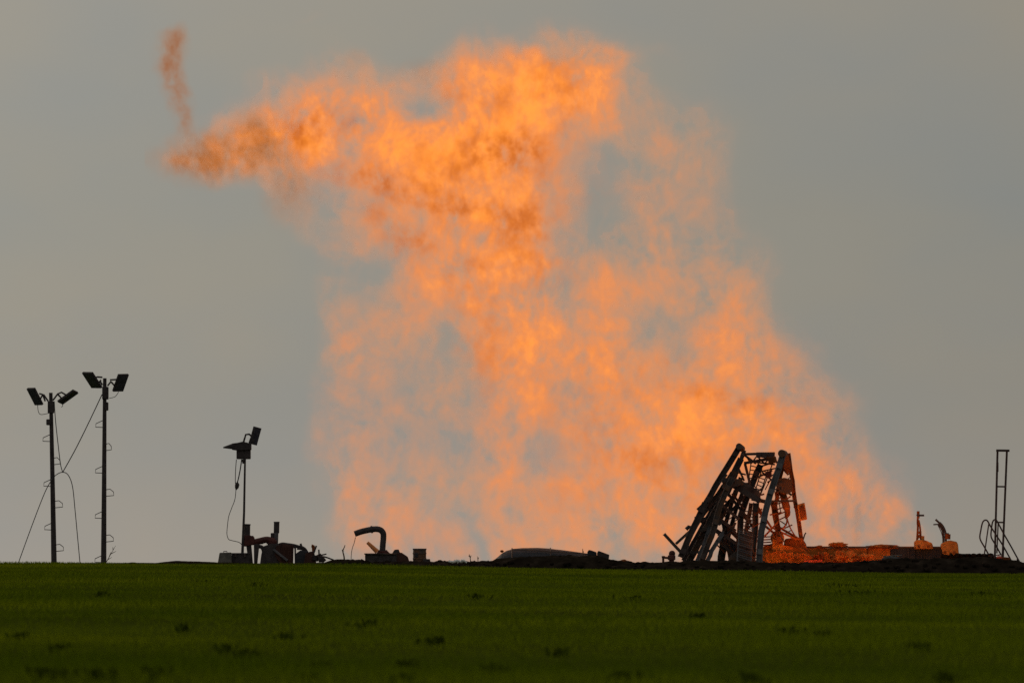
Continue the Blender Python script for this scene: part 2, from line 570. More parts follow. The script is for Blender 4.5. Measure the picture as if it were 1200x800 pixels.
bm = B()
wr = random.Random(4)
for (px, py, w) in [(176, 787, 20), (60, 788, 26), (115, 790, 20), (285, 764, 16), (262, 759, 12), (375, 776, 9), (363, 788, 8), (506, 749, 16), (476, 777, 14), (577, 783, 18), (472, 791, 10), (658, 762, 14), (735, 790, 34), (925, 738, 14), (965, 742, 10), (1075, 756, 12),
                    (120, 694, 7), (238, 680, 14), (300, 683, 14), (430, 729, 14), (20, 744, 16), (70, 757, 10), (560, 697, 12), (740, 699, 14), (1010, 692, 26), (1150, 694, 22), (985, 684, 26), (880, 795, 20), (1110, 792, 16), (215, 735, 10), (335, 744, 10), (820, 720, 9)]:
    c = on_field(px, py + 2)
    s = c.y / FPX
    for k in range(int(26)):
        x = c.x + wr.gauss(0, 0.5) * w * s
        y = c.y + wr.uniform(-1.2, 1.2)
        z = float(field_z(x, y))
        h = wr.uniform(0.10, 0.22) * min(1.0, w * s / 0.16)
        a = wr.uniform(0, 6.28); ww = wr.uniform(0.02, 0.05)
        lx, ly = wr.gauss(0, .06), wr.gauss(0, .06)
        dx, dy = math.cos(a) * ww, math.sin(a) * ww
        v = [bm.verts.new(q) for q in ((x - dx * .4, y - dy * .4, z), (x + dx * .4, y + dy * .4, z), (x + dx + lx * .6, y + dy + ly * .6, z + h * .6), (x + lx, y + ly, z + h * .8), (x - dx + lx * .6, y - dy + ly * .6, z + h * .6))]
        bm.faces.new(v)
wd = obj('weeds', bm, M['weed'], None)
props(wd, 'scattered dark low weed clumps in the green crop', None, None, 'stuff')


# ------------------------------------------------------------------ the gas flame
class F:
    """a float socket with arithmetic, for building geometry-node fields"""
    t = None

    def __init__(s, sock): s.s = sock

    @staticmethod
    def op(o, *a, clamp=False):
        n = F.t.nodes.new('ShaderNodeMath'); n.operation = o; n.use_clamp = clamp
        for i, x in enumerate(a):
            if isinstance(x, F): F.t.links.new(x.s, n.inputs[i])
            else: n.inputs[i].default_value = float(x)
        return F(n.outputs[0])

    def __add__(a, b): return F.op('ADD', a, b)
    __radd__ = __add__
    def __sub__(a, b): return F.op('SUBTRACT', a, b)
    def __rsub__(a, b): return F.op('SUBTRACT', b, a)
    def __mul__(a, b): return F.op('MULTIPLY', a, b)
    __rmul__ = __mul__
    def exp(a): return F.op('EXPONENT', a)
    def max(a, b): return F.op('MAXIMUM', a, b)
    def min(a, b): return F.op('MINIMUM', a, b)


def sstep(x, a, b):
    n = F.t.nodes.new('ShaderNodeMapRange'); n.interpolation_type = 'SMOOTHSTEP'
    F.t.links.new(x.s, n.inputs['Value'])
    n.inputs['From Min'].default_value = a; n.inputs['From Max'].default_value = b
    return F(n.outputs['Result'])


def vec(x, y, z):
    n = F.t.nodes.new('ShaderNodeCombineXYZ')
    for i, c in enumerate((x, y, z)):
        if isinstance(c, F): F.t.links.new(c.s, n.inputs[i])
        else: n.inputs[i].default_value = c
    return n.outputs[0]


def fbm(v, scale, detail, rough=0.55, color=False, distort=0.0):
    n = F.t.nodes.new('ShaderNodeTexNoise')
    F.t.links.new(v, n.inputs['Vector'])
    n.inputs['Scale'].default_value = scale; n.inputs['Detail'].default_value = detail
    n.inputs['Roughness'].default_value = rough; n.inputs['Distortion'].default_value = distort
    if not color: return F(n.outputs[0])
    sp = F.t.nodes.new('ShaderNodeSeparateXYZ')
    F.t.links.new(n.outputs['Color'], sp.inputs[0])
    return [F(o) for o in sp.outputs]


def blobsum(U, V, Wd, blobs):
    tot = None
    for (px, py, rx, ry, rot, amp, w0, rz) in blobs:
        rz = rz * 0.62
        c, s = math.cos(math.radians(rot)), math.sin(math.radians(rot))
        # rotated, scaled coordinates: q = A u + B v + C
        u0, v0 = px / 100, py / 100
        ax, bx = c * 100 / rx, s * 100 / rx
        ay, by = -s * 100 / ry, c * 100 / ry
        X = F.op('MULTIPLY_ADD', U, ax, F.op('MULTIPLY_ADD', V, bx, -(ax * u0 + bx * v0)))
        Y = F.op('MULTIPLY_ADD', U, ay, F.op('MULTIPLY_ADD', V, by, -(ay * u0 + by * v0)))
        Z = F.op('MULTIPLY_ADD', Wd, 100 / rz, -w0 / rz)
        r2 = F.op('MULTIPLY_ADD', X, X, F.op('MULTIPLY_ADD', Y, Y, Z * Z))
        e = (r2 * -1.0).exp()
        tot = e * amp if tot is None else F.op('MULTIPLY_ADD', e, amp, tot)
    return tot


def volume_group(name, Yf, bounds, vox, blobs, holes, mat, erode, mesh_at=None, seed=0.0, warp=(0.5, 0.15, 0.07), dscale=1.0):
    """geometry nodes filling a grid with turbulent density. bounds: px0, py0, px1, py1, half depth (px)"""
    ng = bpy.data.node_groups.new(name, 'GeometryNodeTree')
    ng.interface.new_socket('Geometry', in_out='OUTPUT', socket_type='NodeSocketGeometry')
    F.t = ng
    s = Yf / FPX
    pos = ng.nodes.new('GeometryNodeInputPosition')
    sp = ng.nodes.new('ShaderNodeSeparateXYZ')
    ng.links.new(pos.outputs[0], sp.inputs[0])
    x, y, z = [F(o) for o in sp.outputs]
    k = 0.01 / s
    U = F.op('MULTIPLY_ADD', x, k, 6.0)
    V = F.op('MULTIPLY_ADD', z, -k, 6.61 + CAMZ * k)
    Wd = F.op('MULTIPLY_ADD', y, k, -Yf * k)
    p = vec(U + seed, V, Wd * 0.55)
    a = fbm(p, 0.9, 2.0, 0.5, True)
    U1 = U + (a[0] - 0.5) * warp[0] * 2.0
    V1 = V + (a[1] - 0.5) * warp[0] * 2.0
    p1 = vec(U1 + seed, V1, Wd * 0.55 + (a[2] - 0.5) * 0.6)
    b = fbm(p1, 3.0, 3.0, 0.55, True)
    U2 = U1 + (b[0] - 0.5) * warp[1] * 2.0
    V2 = V1 + (b[1] - 0.5) * warp[1] * 2.0
    base = blobsum(U2, V2, Wd, blobs)
    if holes:
        h = blobsum(U2, V2, Wd, holes)
        base = base * (1.0 - h.min(1.0))
    # billowing detail: streaks lie along the rising flow, finer near the ground
    lx, ly = (a[0] - 0.5) * warp[0] * 0.8, (a[1] - 0.5) * warp[0] * 0.8
    fl = fbm(vec(U + lx + seed, (V + ly) * 0.82, Wd * 0.3), 2.3, 8.0, 0.645)
    big = fbm(vec(U + ly + seed + 4.0, (V + lx) * 0.9, Wd * 0.3), 0.95, 2.0, 0.5)
    fine = fbm(vec((U + lx) * 1.1 + seed + 11.0, (V + ly) * 0.74, Wd * 0.13 + 7.0), 7.5, 6.0, 0.72)
    base = 1.0 - (base * -erode[4]).exp()
    n = (big - 0.5) * 0.6 + ((fl - 0.5) * erode[0] + (fine - 0.5) * erode[1]) * (0.2 + 0.8 * base) + (base - 0.5) * erode[2] + erode[3]
    d = F.op('POWER', F.op('ADD', n, 0.0, clamp=False).max(0.0), 1.25) * base.max(0.0) * sstep(base, 0.03, 0.16) * dscale
    px0, py0, px1, py1, hw = bounds
    vc = ng.nodes.new('GeometryNodeVolumeCube')
    ng.links.new(d.s, vc.inputs['Density'])
    zt = lambda py: CAMZ + (661 - py) * s
    vc.inputs['Min'].default_value = ((px0 - 600) * s, Yf - hw * s, zt(py1))
    vc.inputs['Max'].default_value = ((px1 - 600) * s, Yf + hw * s, zt(py0))
    vc.inputs['Resolution X'].default_value = max(4, int((px1 - px0) / vox[0]))
    vc.inputs['Resolution Y'].default_value = max(4, int(2 * hw / vox[1]))
    vc.inputs['Resolution Z'].default_value = max(4, int((py1 - py0) / vox[0]))
    last = vc.outputs[0]
    if mesh_at is not None:
        v2m = ng.nodes.new('GeometryNodeVolumeToMesh')
        v2m.inputs['Threshold'].default_value = mesh_at
        ng.links.new(last, v2m.inputs[0])
        ss = ng.nodes.new('GeometryNodeSetShadeSmooth')
        ng.links.new(v2m.outputs[0], ss.inputs[0])
        last = ss.outputs[0]
    sm = ng.nodes.new('GeometryNodeSetMaterial')
    sm.inputs['Material'].default_value = mat
    ng.links.new(last, sm.inputs[0])
    out = ng.nodes.new('NodeGroupOutput')
    ng.links.new(sm.outputs[0], out.inputs[0])
    return ng


def fire_volume_mat(name, k, stops):
    """optically thin burning gas: absorbs a little and glows; colour by local density"""
    m = bpy.data.materials.new(name)
    m.use_nodes = True
    N, L = m.node_tree.nodes, m.node_tree.links
    N.remove(N['Principled BSDF'])
    at = N.new('ShaderNodeAttribute'); at.attribute_name = 'density'
    mu = N.new('ShaderNodeMath'); mu.operation = 'MULTIPLY'; mu.inputs[1].default_value = k
    L.new(at.outputs['Fac'], mu.inputs[0])
    ab = N.new('ShaderNodeVolumeAbsorption'); ab.inputs['Color'].default_value = (0, 0, 0, 1)
    L.new(mu.outputs[0], ab.inputs['Density'])
    r = N.new('ShaderNodeValToRGB')
    r.color_ramp.elements[0].position = stops[0][0]; r.color_ramp.elements[0].color = (*stops[0][1], 1)
    r.color_ramp.elements[1].position = stops[-1][0]; r.color_ramp.elements[1].color = (*stops[-1][1], 1)
    for q, c in stops[1:-1]:
        e = r.color_ramp.elements.new(q); e.color = (*c, 1)
    L.new(at.outputs['Fac'], r.inputs[0])
    em = N.new('ShaderNodeEmission')
    L.new(r.outputs[0], em.inputs[0]); L.new(mu.outputs[0], em.inputs[1])
    add = N.new('ShaderNodeAddShader')
    L.new(ab.outputs[0], add.inputs[0]); L.new(em.outputs[0], add.inputs[1])
    L.new(add.outputs[0], N['Material Output'].inputs['Volume'])
    return m


def skin_mat(name, color, scale, amount):
    """the flame's thin outer sheet: faint glowing threads, else clear"""
    m = bpy.data.materials.new(name)
    m.use_nodes = True
    N, L = m.node_tree.nodes, m.node_tree.links
    N.remove(N['Principled BSDF'])
    geo = N.new('ShaderNodeNewGeometry')
    mp = N.new('ShaderNodeMapping'); mp.inputs['Scale'].default_value = (1.0, 0.6, 0.7)
    L.new(geo.outputs['Position'], mp.inputs[0])
    n = N.new('ShaderNodeTexNoise'); n.inputs['Scale'].default_value = scale; n.inputs['Detail'].default_value = 4; n.inputs['Distortion'].default_value = 0.0
    L.new(mp.outputs[0], n.inputs['Vector'])
    mr = N.new('ShaderNodeMapRange')
    mr.inputs[1].default_value = 0.5; mr.inputs[2].default_value = 0.75; mr.inputs[3].default_value = 0.0; mr.inputs[4].default_value = amount
    L.new(n.outputs['Fac'], mr.inputs[0])
    em = N.new('ShaderNodeEmission'); em.inputs[0].default_value = (*color, 1)
    tr = N.new('ShaderNodeBsdfTransparent')
    mx = N.new('ShaderNodeMixShader')
    L.new(mr.outputs[0], mx.inputs[0]); L.new(tr.outputs[0], mx.inputs[1]); L.new(em.outputs[0], mx.inputs[2])
    L.new(mx.outputs[0], N['Material Output'].inputs['Surface'])
    return m


def volume_part(name, ng, mat, parent, step):
    v = bpy.data.volumes.new(name)
    v.materials.append(mat)
    v.render.step_size = step
    o = bpy.data.objects.new(name, v)
    COL.objects.link(o)
    o.parent = parent
    o.location = -ORG[parent.name]
    md = o.modifiers.new('density', 'NODES'); md.node_group = ng
    return o


def skin_part(name, ng, mat, parent):
    me = bpy.data.meshes.new(name)
    me.materials.append(mat)
    o = bpy.data.objects.new(name, me)
    COL.objects.link(o)
    o.parent = parent
    o.location = -ORG[parent.name]
    md = o.modifiers.new('sheet', 'NODES'); md.node_group = ng
    return o


# px, py, rx, ry, rot(deg, clockwise in the photo), amount, depth offset, depth radius  (photo pixels)
FB = [
    # crown
    (620, 92, 85, 44, 0, 1.0, 0, 40), (622, 128, 72, 42, -14, 1.0, 4, 36), (560, 120, 40, 40, 0, 0.5, 0, 36), (655, 105, 50, 40, 0, 0.4, -5, 36), (690, 105, 42, 50, 20, 0.8, 10, 34), (716, 148, 14, 38, -6, 0.65, 0, 25), (560, 75, 60, 30, -15, 0.35, 0, 30),
    # western arm
    (405, 130, 80, 40, -5, 1.0, 0, 38), (345, 160, 55, 32, -10, 0.7, 0, 32), (480, 165, 70, 42, 10, 1.0, 5, 38), (440, 95, 80, 25, -10, 0.35, 0, 30), (265, 188, 60, 22, -12, 0.5, 0, 25),
    (350, 235, 25, 45, -20, 0.25, 0, 25), (300, 140, 40, 30, 0, 0.3, 0, 25),
    # body
    (570, 170, 90, 60, 0, 1.0, 0, 42), (500, 225, 100, 52, 8, 1.0, -5, 42), (430, 275, 40, 38, 20, 0.7, 0, 30), (580, 262, 68, 70, 0, 1.0, 0, 42), (595, 345, 52, 70, 0, 0.95, 0, 40),
    (500, 315, 60, 45, 0, 0.75, 0, 32), (612, 425, 42, 80, 5, 0.75, 0, 36), (590, 510, 45, 80, 0, 0.6, 0, 34), (660, 240, 35, 50, 0, 0.45, 0, 25),
    # thin eastern veil
    (800, 235, 52, 85, 15, 0.5, 0, 30), (790, 330, 80, 70, 20, 0.5, 0, 34), (860, 370, 60, 60, 30, 0.5, 0, 34), (748, 200, 32, 50, 0, 0.36, 0, 25), (700, 330, 60, 50, 0, 0.45, 0, 30),
    (775, 160, 40, 40, 0, 0.3, 0, 25), (738, 100, 24, 40, 0, 0.35, 0, 22), (700, 58, 50, 18, 10, 0.35, 0, 22),
    # big eastern billow
    (700, 400, 50, 62, 10, 0.85, 0, 38), (690, 485, 65, 80, 0, 0.72, 0, 40), (785, 480, 80, 60, 10, 0.85, 0, 42), (860, 475, 70, 50, 15, 0.8, 0, 40), (945, 495, 46, 62, 30, 0.62, 0, 36),
    (930, 425, 48, 44, 30, 0.45, 0, 30), (870, 400, 55, 50, 0, 0.4, 0, 30), (800, 545, 95, 58, 0, 0.85, 0, 42), (735, 600, 85, 55, 0, 0.7, 0, 38), (900, 560, 75, 60, 0, 0.62, 0, 38),
    (970, 580, 45, 50, 0, 0.55, 0, 30), (1018, 598, 52, 50, 0, 0.85, 0, 28), (1056, 616, 28, 38, 0, 0.9, 0, 22), (870, 640, 130, 40, 0, 0.55, 0, 34),
    # pale western skirt
    (425, 460, 42, 90, -5, 0.44, 0, 32), (410, 565, 36, 55, 0, 0.42, 0, 30), (450, 610, 60, 45, 0, 0.40, 0, 32), (510, 560, 80, 70, 0, 0.40, 0, 34), (510, 470, 50, 50, 0, 0.36, 0, 30),
    (400, 375, 22, 48, -15, 0.40, 0, 22), (450, 370, 40, 40, 0, 0.3, 0, 25), (640, 605, 70, 60, 0, 0.56, 0, 36), (540, 640, 120, 30, 0, 0.40, 0, 32),
    (480, 390, 62, 52, 0, 0.4, 0, 30), (550, 400, 40, 60, 0, 0.35, 0, 30), (305, 170, 66, 34, -10, 0.75, 0, 28), (370, 125, 60, 38, -8, 0.5, 0, 30), (225, 200, 30, 18, -20, 0.4, 0, 22),
    # torn-off scraps
    (360, 28, 24, 10, 0, 0.16, 0, 15), (790, 58, 36, 18, 20, 0.17, 0, 15), (755, 120, 25, 20, 0, 0.16, 0, 15),
]
FH = [(530, 402, 15, 34, 0, 0.65, 0, 80), (568, 640, 10, 40, 0, 0.8, 0, 80), (692, 245, 19, 42, -20, 0.75, 0, 80), (715, 185, 22, 18, 0, 0.7, 0, 80), (487, 118, 20, 22, 0, 0.85, 0, 80), (648, 530, 12, 34, 0, 0.4, 0, 80),
      (745, 365, 26, 30, 0, 0.55, 0, 80), (440, 325, 17, 36, -10, 0.65, 0, 80), (470, 440, 16, 30, 0, 0.3, 0, 80)]
SMB = [(262, 184, 60, 26, -8, 1.3, 0, 26), (305, 162, 26, 24, 20, 0.8, 0, 26), (230, 190, 30, 12, 0, 0.5, 0, 24), (201, 50, 17, 16, 8, 1.2, 0, 20), (200, 80, 14, 22, 4, 1.2, 0, 20), (208, 116, 12, 26, -14, 0.9, 0, 18), (216, 150, 11, 20, -10, 0.6, 0, 18),
       (340, 225, 26, 44, -25, 0.5, 0, 22), (485, 85, 26, 14, 0, 0.5, 0, 20), (420, 70, 14, 14, 0, 0.3, 0, 18), (640, 75, 44, 12, 0, 0.4, 0, 22)]
# deep orange cooler gas in front of the bright body
DOB = [(585, 180, 50, 24, -5, 1.5, -22, 22), (605, 268, 32, 30, 0, 1.1, -22, 20), (375, 150, 50, 24, -15, 0.9, -22, 20), (440, 205, 46, 18, 10, 1.0, -22, 20), (520, 240, 50, 18, 20, 0.9, -22, 20), (560, 330, 60, 24, -10, 0.9, -22, 20), (480, 285, 40, 20, 10, 0.6, -22, 20),
       (850, 468, 70, 16, 5, 1.0, -22, 20), (765, 548, 60, 24, 0, 0.8, -22, 20), (600, 100, 80, 30, -10, 0.6, -22, 20), (680, 120, 30, 30, 0, 0.6, -22, 18), (600, 420, 40, 60, 0, 0.5, -22, 18), (700, 420, 40, 40, 0, 0.4, -22, 18), (700, 500, 60, 50, 0, 0.5, -22, 18), (880, 540, 80, 30, 10, 0.5, -22, 18), (560, 210, 120, 60, 0, 0.45, -22, 20)]
FB = [b[:5] + (b[5] * ((1.08 if b[0] < 560 else 0.88) if b[1] > 440 else 1.0),) + b[6:] for b in FB]
DOB = [b[:5] + (b[5] * (1.6 if b[1] < 300 else 1.2),) + b[6:] for b in DOB] + [(640, 330, 40, 26, 20, 0.6, -22, 18), (560, 390, 30, 40, 0, 0.6, -22, 18), (780, 430, 50, 16, -10, 0.6, -22, 18), (820, 590, 60, 24, 0, 0.6, -22, 18), (660, 585, 40, 40, 0, 0.4, -22, 18), (920, 500, 30, 36, 20, 0.5, -22, 18), (450, 260, 40, 14, 20, 0.6, -22, 18)]
YF = 428.0
flame = thing('gas_flame', P(760, 660, YF), 'towering orange gas flame billowing up behind the wrecked derrick and leaning left at the top', 'flame')
m_fire = fire_volume_mat('burning_gas', 1.15, [(0.0, (0.72, 0.33, 0.17)), (0.15, (0.93, 0.31, 0.075)), (0.5, (1.1, 0.275, 0.024)), (1.2, (1.4, 0.44, 0.06))])
m_smoke = fire_volume_mat("sooty_gas", 1.25, [(0.0, (0.46, 0.16, 0.04)), (0.9, (0.34, 0.092, 0.012))])
m_deep = fire_volume_mat('deep_orange_gas', 1.7, [(0.0, (0.84, 0.19, 0.010)), (0.8, (0.55, 0.108, 0.004))])
m_skin = skin_mat('flame_sheet', (1.1, 0.34, 0.07), 0.9, 0.05)
ER = (3.4, 2.3, 0.9, 0.62, 0.95)
bnd = (170, 10, 1110, 668, 54)
volume_part('flame_body', volume_group('flame_density', YF, bnd, (1.35, 5.0), FB, FH, m_fire, ER), m_fire, flame, 0.25)
volume_part('soot_streaks', volume_group('soot_density', YF, (170, 15, 720, 320, 40), (1.8, 4.0), SMB, None, m_smoke, (3.8, 3.4, 0.6, 0.6, 1.3), seed=3.3, warp=(0.22, 0.16, 0.05)), m_smoke, flame, 0.25)
volume_part('deep_orange_gas', volume_group('deep_gas_density', YF, (280, 30, 980, 600, 48), (2.0, 4.0), DOB, None, m_deep, (5.0, 4.2, 0.6, 0.34, 1.0), seed=6.7, warp=(0.35, 0.2, 0.05)), m_deep, flame, 0.25)
skin_part('flame_sheet', volume_group('flame_sheet_shape', YF, bnd, (5.0, 8.0), FB, FH, m_skin, ER, mesh_at=0.07), m_skin, flame)



# ------------------------------------------------------------------ objects at the well site
def beam_part(name, a, b, w, mat, parent, ya=400.0, yb=None, d=None, bevel=0.0, roll=0.0):
    """a bar between two photo-measured points; w is its width in metres"""
    bm = B()
    a_beam(bm, P(a[0], a[1], ya), P(b[0], b[1], ya if yb is None else yb), w, d, roll, bevel)
    return obj(name, bm, mat, parent)


def pxpath(pts, Y):
    """points as (px, py) or (px, py, Y)"""
    return [P(p[0], p[1], p[2] if len(p) > 2 else Y) for p in pts]


MPX = 400 / FPX     # metres per photo pixel at 400 m


# ---- two floodlight masts
def floodlight_part(parent, c, e1, e2, Y):
    """a flat lamp head: c its centre in photo pixels, e1 and e2 its two edges (across, depth, down; in photo pixels)"""
    C0 = P(c[0], c[1], Y)
    u = Vector((e1[0], e1[1], -e1[2])) * MPX
    v = Vector((e2[0], e2[1], -e2[2])) * MPX
    w, h = u.length, v.length
    u.normalize(); v = (v - u * v.dot(u)).normalized()
    n = u.cross(v)
    if n.y > 0:
        n = -n; u = -u
    R = Matrix((u, v, n)).transposed()
    bm = B()
    a_box(bm, C0, (w, h, 0.10), R, 0, 0.015)
    o = obj('floodlight', bm, M['black_steel'], parent)
    bm = B()
    a_box(bm, C0 + n * 0.056, (w * 0.9, h * 0.92, 0.016), R, 0, 0.004)
    obj('lens', bm, M['lens_glass'], o)
    for k in range(5):
        bm = B()
        a_box(bm, C0 - n * 0.075 + v * ((k - 2) * h * 0.17), (w * 0.8, 0.02, 0.05), R)
        obj('fin', bm, M['black_steel'], o)
    return o


def mast(top, bot, Y, heads, rungs, boxes, wires, label):
    base = P(bot[0], bot[1], Y)
    t = thing('floodlight_mast', base, label, 'floodlight mast', 'floodlight masts beside the field')
    bm = B()
    a_tube(bm, [P(top[0], top[1], Y), P((top[0] + bot[0]) / 2, (top[1] + bot[1]) / 2, Y), base - Vector((0, 0, 0.4))], [0.095, 0.12, 0.15], 14)
    obj('pole', bm, M['black_steel'], t)
    for (cx, cy_, e1, e2, br) in heads:
        floodlight_part(t, (cx, cy_), e1, e2, Y)
        for path in br:
            b = B(); a_tube(b, pxpath(path, Y - 0.03), 0.045, 8)
            obj('bracket', b, M['black_steel'], t)
    for (x0, y0, x1, y1) in boxes:
        b = B()
        c = P((x0 + x1) / 2, (y0 + y1) / 2, Y - 0.05)
        a_box(b, c, ((x1 - x0) * MPX, 0.3, (y1 - y0) * MPX), None, 0, 0.03)
        obj('junction_box', b, M['black_steel'], t)
    for (py, side, reach) in rungs:
        f = (py - top[1]) / (bot[1] - top[1])
        x = top[0] + (bot[0] - top[0]) * f + side * 2
        pts = [(x, py - 3.5), (x + side * reach * 0.55, py - 4.2), (x + side * reach, py - 1), (x + side * reach * 1.05, py + 3.2), (x, py + 4.2)]
        if side < 0:
            pts = [(x, py - 4.5), (x + side * reach, py - 0.8), (x + side * reach * 1.05, py + 3.2), (x, py + 3.6)]
        b = B(); a_tube(b, pxpath(pts, Y), 0.02, 6)
        obj('rung', b, M['black_steel'], t)
    for w in wires:
        b = B(); a_tube(b, smooth_path(pxpath(w, Y - 0.1), 5), 0.016, 6)
        obj('wire', b, M['cable'], t)
    return t


mast((59.5, 460), (63.5, 662), 400.0,
     [(41, 464.4, (9, -9, 0), (9, 9, 18.5), [[(53, 470), (50, 462), (46, 461)], [(50, 462), (47, 468), (44, 468)], [(56.5, 470), (51, 462)]]),
      (79.5, 465.0, (5, 8.1, 2.5), (-18, 8.1, 13), [[(62, 469), (67.5, 461.5), (72, 459.5), (78, 463)], [(67.5, 461.5), (72.5, 467)]])],
     [(513.5, -1, 8), (540, 1, 7), (566, -1, 8), (590.5, 1, 9), (617, -1, 8), (641.5, 1, 9)],
     [(56, 470, 63.5, 484), (54.3, 491, 59.5, 498)],
     [[(44, 474), (45, 482), (48, 485.5), (57, 484)], [(72.5, 472), (73.5, 475), (72, 477)]],
     'slightly shorter lamp mast with climbing rungs whose second lamp is turned almost edge on')
mast((122.8, 443), (121.4, 662), 403.0,
     [(108, 445.2, (12, -12, .5), (10.5, 11.2, 17), [[(120, 442), (114, 441.5), (111, 443)], [(118.5, 445), (115, 449)], [(120, 451), (117, 446)]]),
      (141.3, 448.3, (11, 9.3, -.5), (-7.5, 9.3, 19), [[(126, 452), (130, 447), (129, 445), (137, 444.5)], [(130, 447), (134, 451.5)]])],
     [(497, -1, 8), (523.5, 1, 6), (550.5, -1, 8), (577, 1, 9), (603.5, -1, 8), (630.5, 1, 9), (655, -1, 8)],
     [(119.8, 453, 127.2, 468), (123.5, 471, 127, 481)],
     [[(139, 459), (135, 464.5), (128, 466.5)]],
     'taller lamp mast with climbing rungs and two broad tilted lamps at its top')


def cable(name, pts, Y, r, label, cat='cable', group=None, mat='cable', sub=6):
    bm = B()
    a_tube(bm, smooth_path(pxpath(pts, Y), sub), r, 6)
    o = obj(name, bm, M[mat], None, True)
    return props(o, label, cat, group)


G_CAB = 'cables strung around the lamp masts'
cable('power_cable', [(119.6, 462, 402.8), (103, 497, 402.0), (88, 527, 401.2), (73.5, 553, 400.5)], 401, 0.026, 'taut cable from the taller lamp mast sloping down to the knot between the masts', 'cable', G_CAB)
cable('power_cable', [(63.6, 470, 399.8), (65, 492, 399.8), (68, 520, 400.2), (71, 544, 400.4), (73.5, 553, 400.5)], 400, 0.022, 'thin cable hanging close beside the shorter lamp mast down to the knot', 'cable', G_CAB)
cable('power_cable', [(20.5, 662, 399.2), (38, 614, 399.4), (52, 578, 399.6), (60, 563, 399.7), (66, 556, 400), (73.5, 553, 400.5), (80, 556.5, 400.6), (85, 570, 400.6), (88, 598, 400.4), (91, 630, 400.2), (94, 662, 400)], 400, 0.022,
      'long cable arching over the knot and down to the field around the shorter mast', 'cable', G_CAB)

# ---- thin mast with lamp, box and cable
t = thing('lamp_mast', P(284, 648, 401), 'thin mast with a dark box, a pointed hood and one tilted lamp', 'lamp mast')
bm = B(); a_tube(bm, [P(287.2, 535, 401), P(286, 600, 401), P(284, 650, 401)], [0.05, 0.06, 0.075], 10); obj('pole', bm, M['black_steel'], t)
bm = B(); a_box(bm, P(285.5, 531.5, 401), (16.5 * MPX, 0.55, 12.5 * MPX), None, 0, 0.03); obj('box', bm, M['black_steel'], t)
bm = B(); a_prism(bm, pxpath([(272, 519.5), (279, 518.6), (285, 517.2), (294.5, 519.5), (294.5, 527), (277, 527.5), (272, 526.8)], 401), 400.6, 401.4, 0.02); obj('hood', bm, M['black_steel'], t)
bm = B(); a_tube(bm, [P(261.5, 524.2, 401), P(272.5, 522.8, 401)], [0.03, 0.15], 10); obj('horn', bm, M['black_steel'], t)
floodlight_part(t, (299, 510.5), (7.5, 6, 2), (-5.5, 0, 19.5), 401)
bm = B(); a_box(bm, P(294.8, 516.5, 401), (5.5 * MPX, 0.3, 6 * MPX), Matrix.Rotation(math.radians(20), 3, 'Y'), 0, 0.02); obj('ballast', bm, M['black_steel'], t)
bm = B(); a_tube(bm, pxpath([(285, 519), (286.5, 514), (288, 509), (292, 508.5), (295.5, 511.5)], 401), 0.05, 8); obj('bracket', bm, M['black_steel'], t)
bm = B(); a_tube(bm, pxpath([(284.5, 538), (285.5, 543)], 400.9), 0.06, 8); obj('gland', bm, M['black_steel'], t)
bm = B(); a_tube(bm, smooth_path(pxpath([(277, 538), (276, 552), (275.8, 565), (276.5, 566)], 400.7), 4), 0.02, 6); obj('wire', bm, M['cable'], t)
bm = B(); a_tube(bm, smooth_path(pxpath([(283.2, 538), (281.5, 550), (279, 562), (277.5, 566)], 400.7), 4), 0.03, 6); obj('wire', bm, M['cable'], t)
bm = B(); a_tube(bm, pxpath([(277.6, 565), (278, 567.5), (277.4, 571), (276.5, 574)], 400.7), [0.07, 0.12, 0.10, 0.02], 10); obj('plug', bm, M['black_steel'], t)
bm = B(); a_tube(bm, smooth_path(pxpath([(276.6, 573), (275.2, 585), (271.5, 595), (268, 605), (266.3, 618), (266, 626), (268, 631.5), (272, 633), (280, 635), (283.5, 638)], 400.7), 5), 0.018, 6); obj('trailing_wire', bm, M['cable'], t)

# ---- grey ballast block and low trunk
t = thing('concrete_block', P(264, 660, 399), 'pale grey tapered concrete block on the grass edge at the end of the wreckage', 'block')
bm = B(); a_prism(bm, pxpath([(255, 662), (257.6, 647.2), (270.5, 646.8), (271.5, 662)], 399), 398.6, 399.9, 0.03); obj('block', bm, M['concrete'], t)
bm = B(); a_tube(bm, pxpath([(262, 647), (262, 645.6), (266, 645.6), (266, 647)], 399.2), 0.02, 6); obj('lifting_eye', bm, M['black_steel'], t)
t = thing('steel_box', P(281, 660, 400), 'long low dark steel box lying between the concrete block and the wrecked engine', 'box')
bm = B(); a_box(bm, P(282, 654.5, 400.1), (20.5 * MPX, 0.8, 13 * MPX), Matrix.Rotation(0.01, 3, 'Y'), 0, 0.03); obj('body', bm, M['black_steel'], t)
bm = B(); a_box(bm, P(282, 648.3, 400.1), (21.3 * MPX, 0.88, 0.07), None, 0, 0.012); obj('lid', bm, M['black_steel'], t)
for q in (276, 287):
    bm = B(); a_box(bm, P(q, 650.5, 399.66), (0.10, 0.05, 0.16), None, 0, 0.008); obj('latch', bm, M['burnt_steel'], t)

# ---- burnt-out engine
YE = 401.5
t = thing('wrecked_engine', P(322, 660, YE), 'burnt out engine with two upright exhaust stacks and a rusty hood on the field edge', 'engine')


def pv(name, pts, y0, y1, mat, parent=None, bev=0.02):
    bm = B(); a_prism(bm, pxpath(pts, (y0 + y1) / 2), y0, y1, bev)
    return obj(name, bm, M[mat], parent if parent is not None else t)


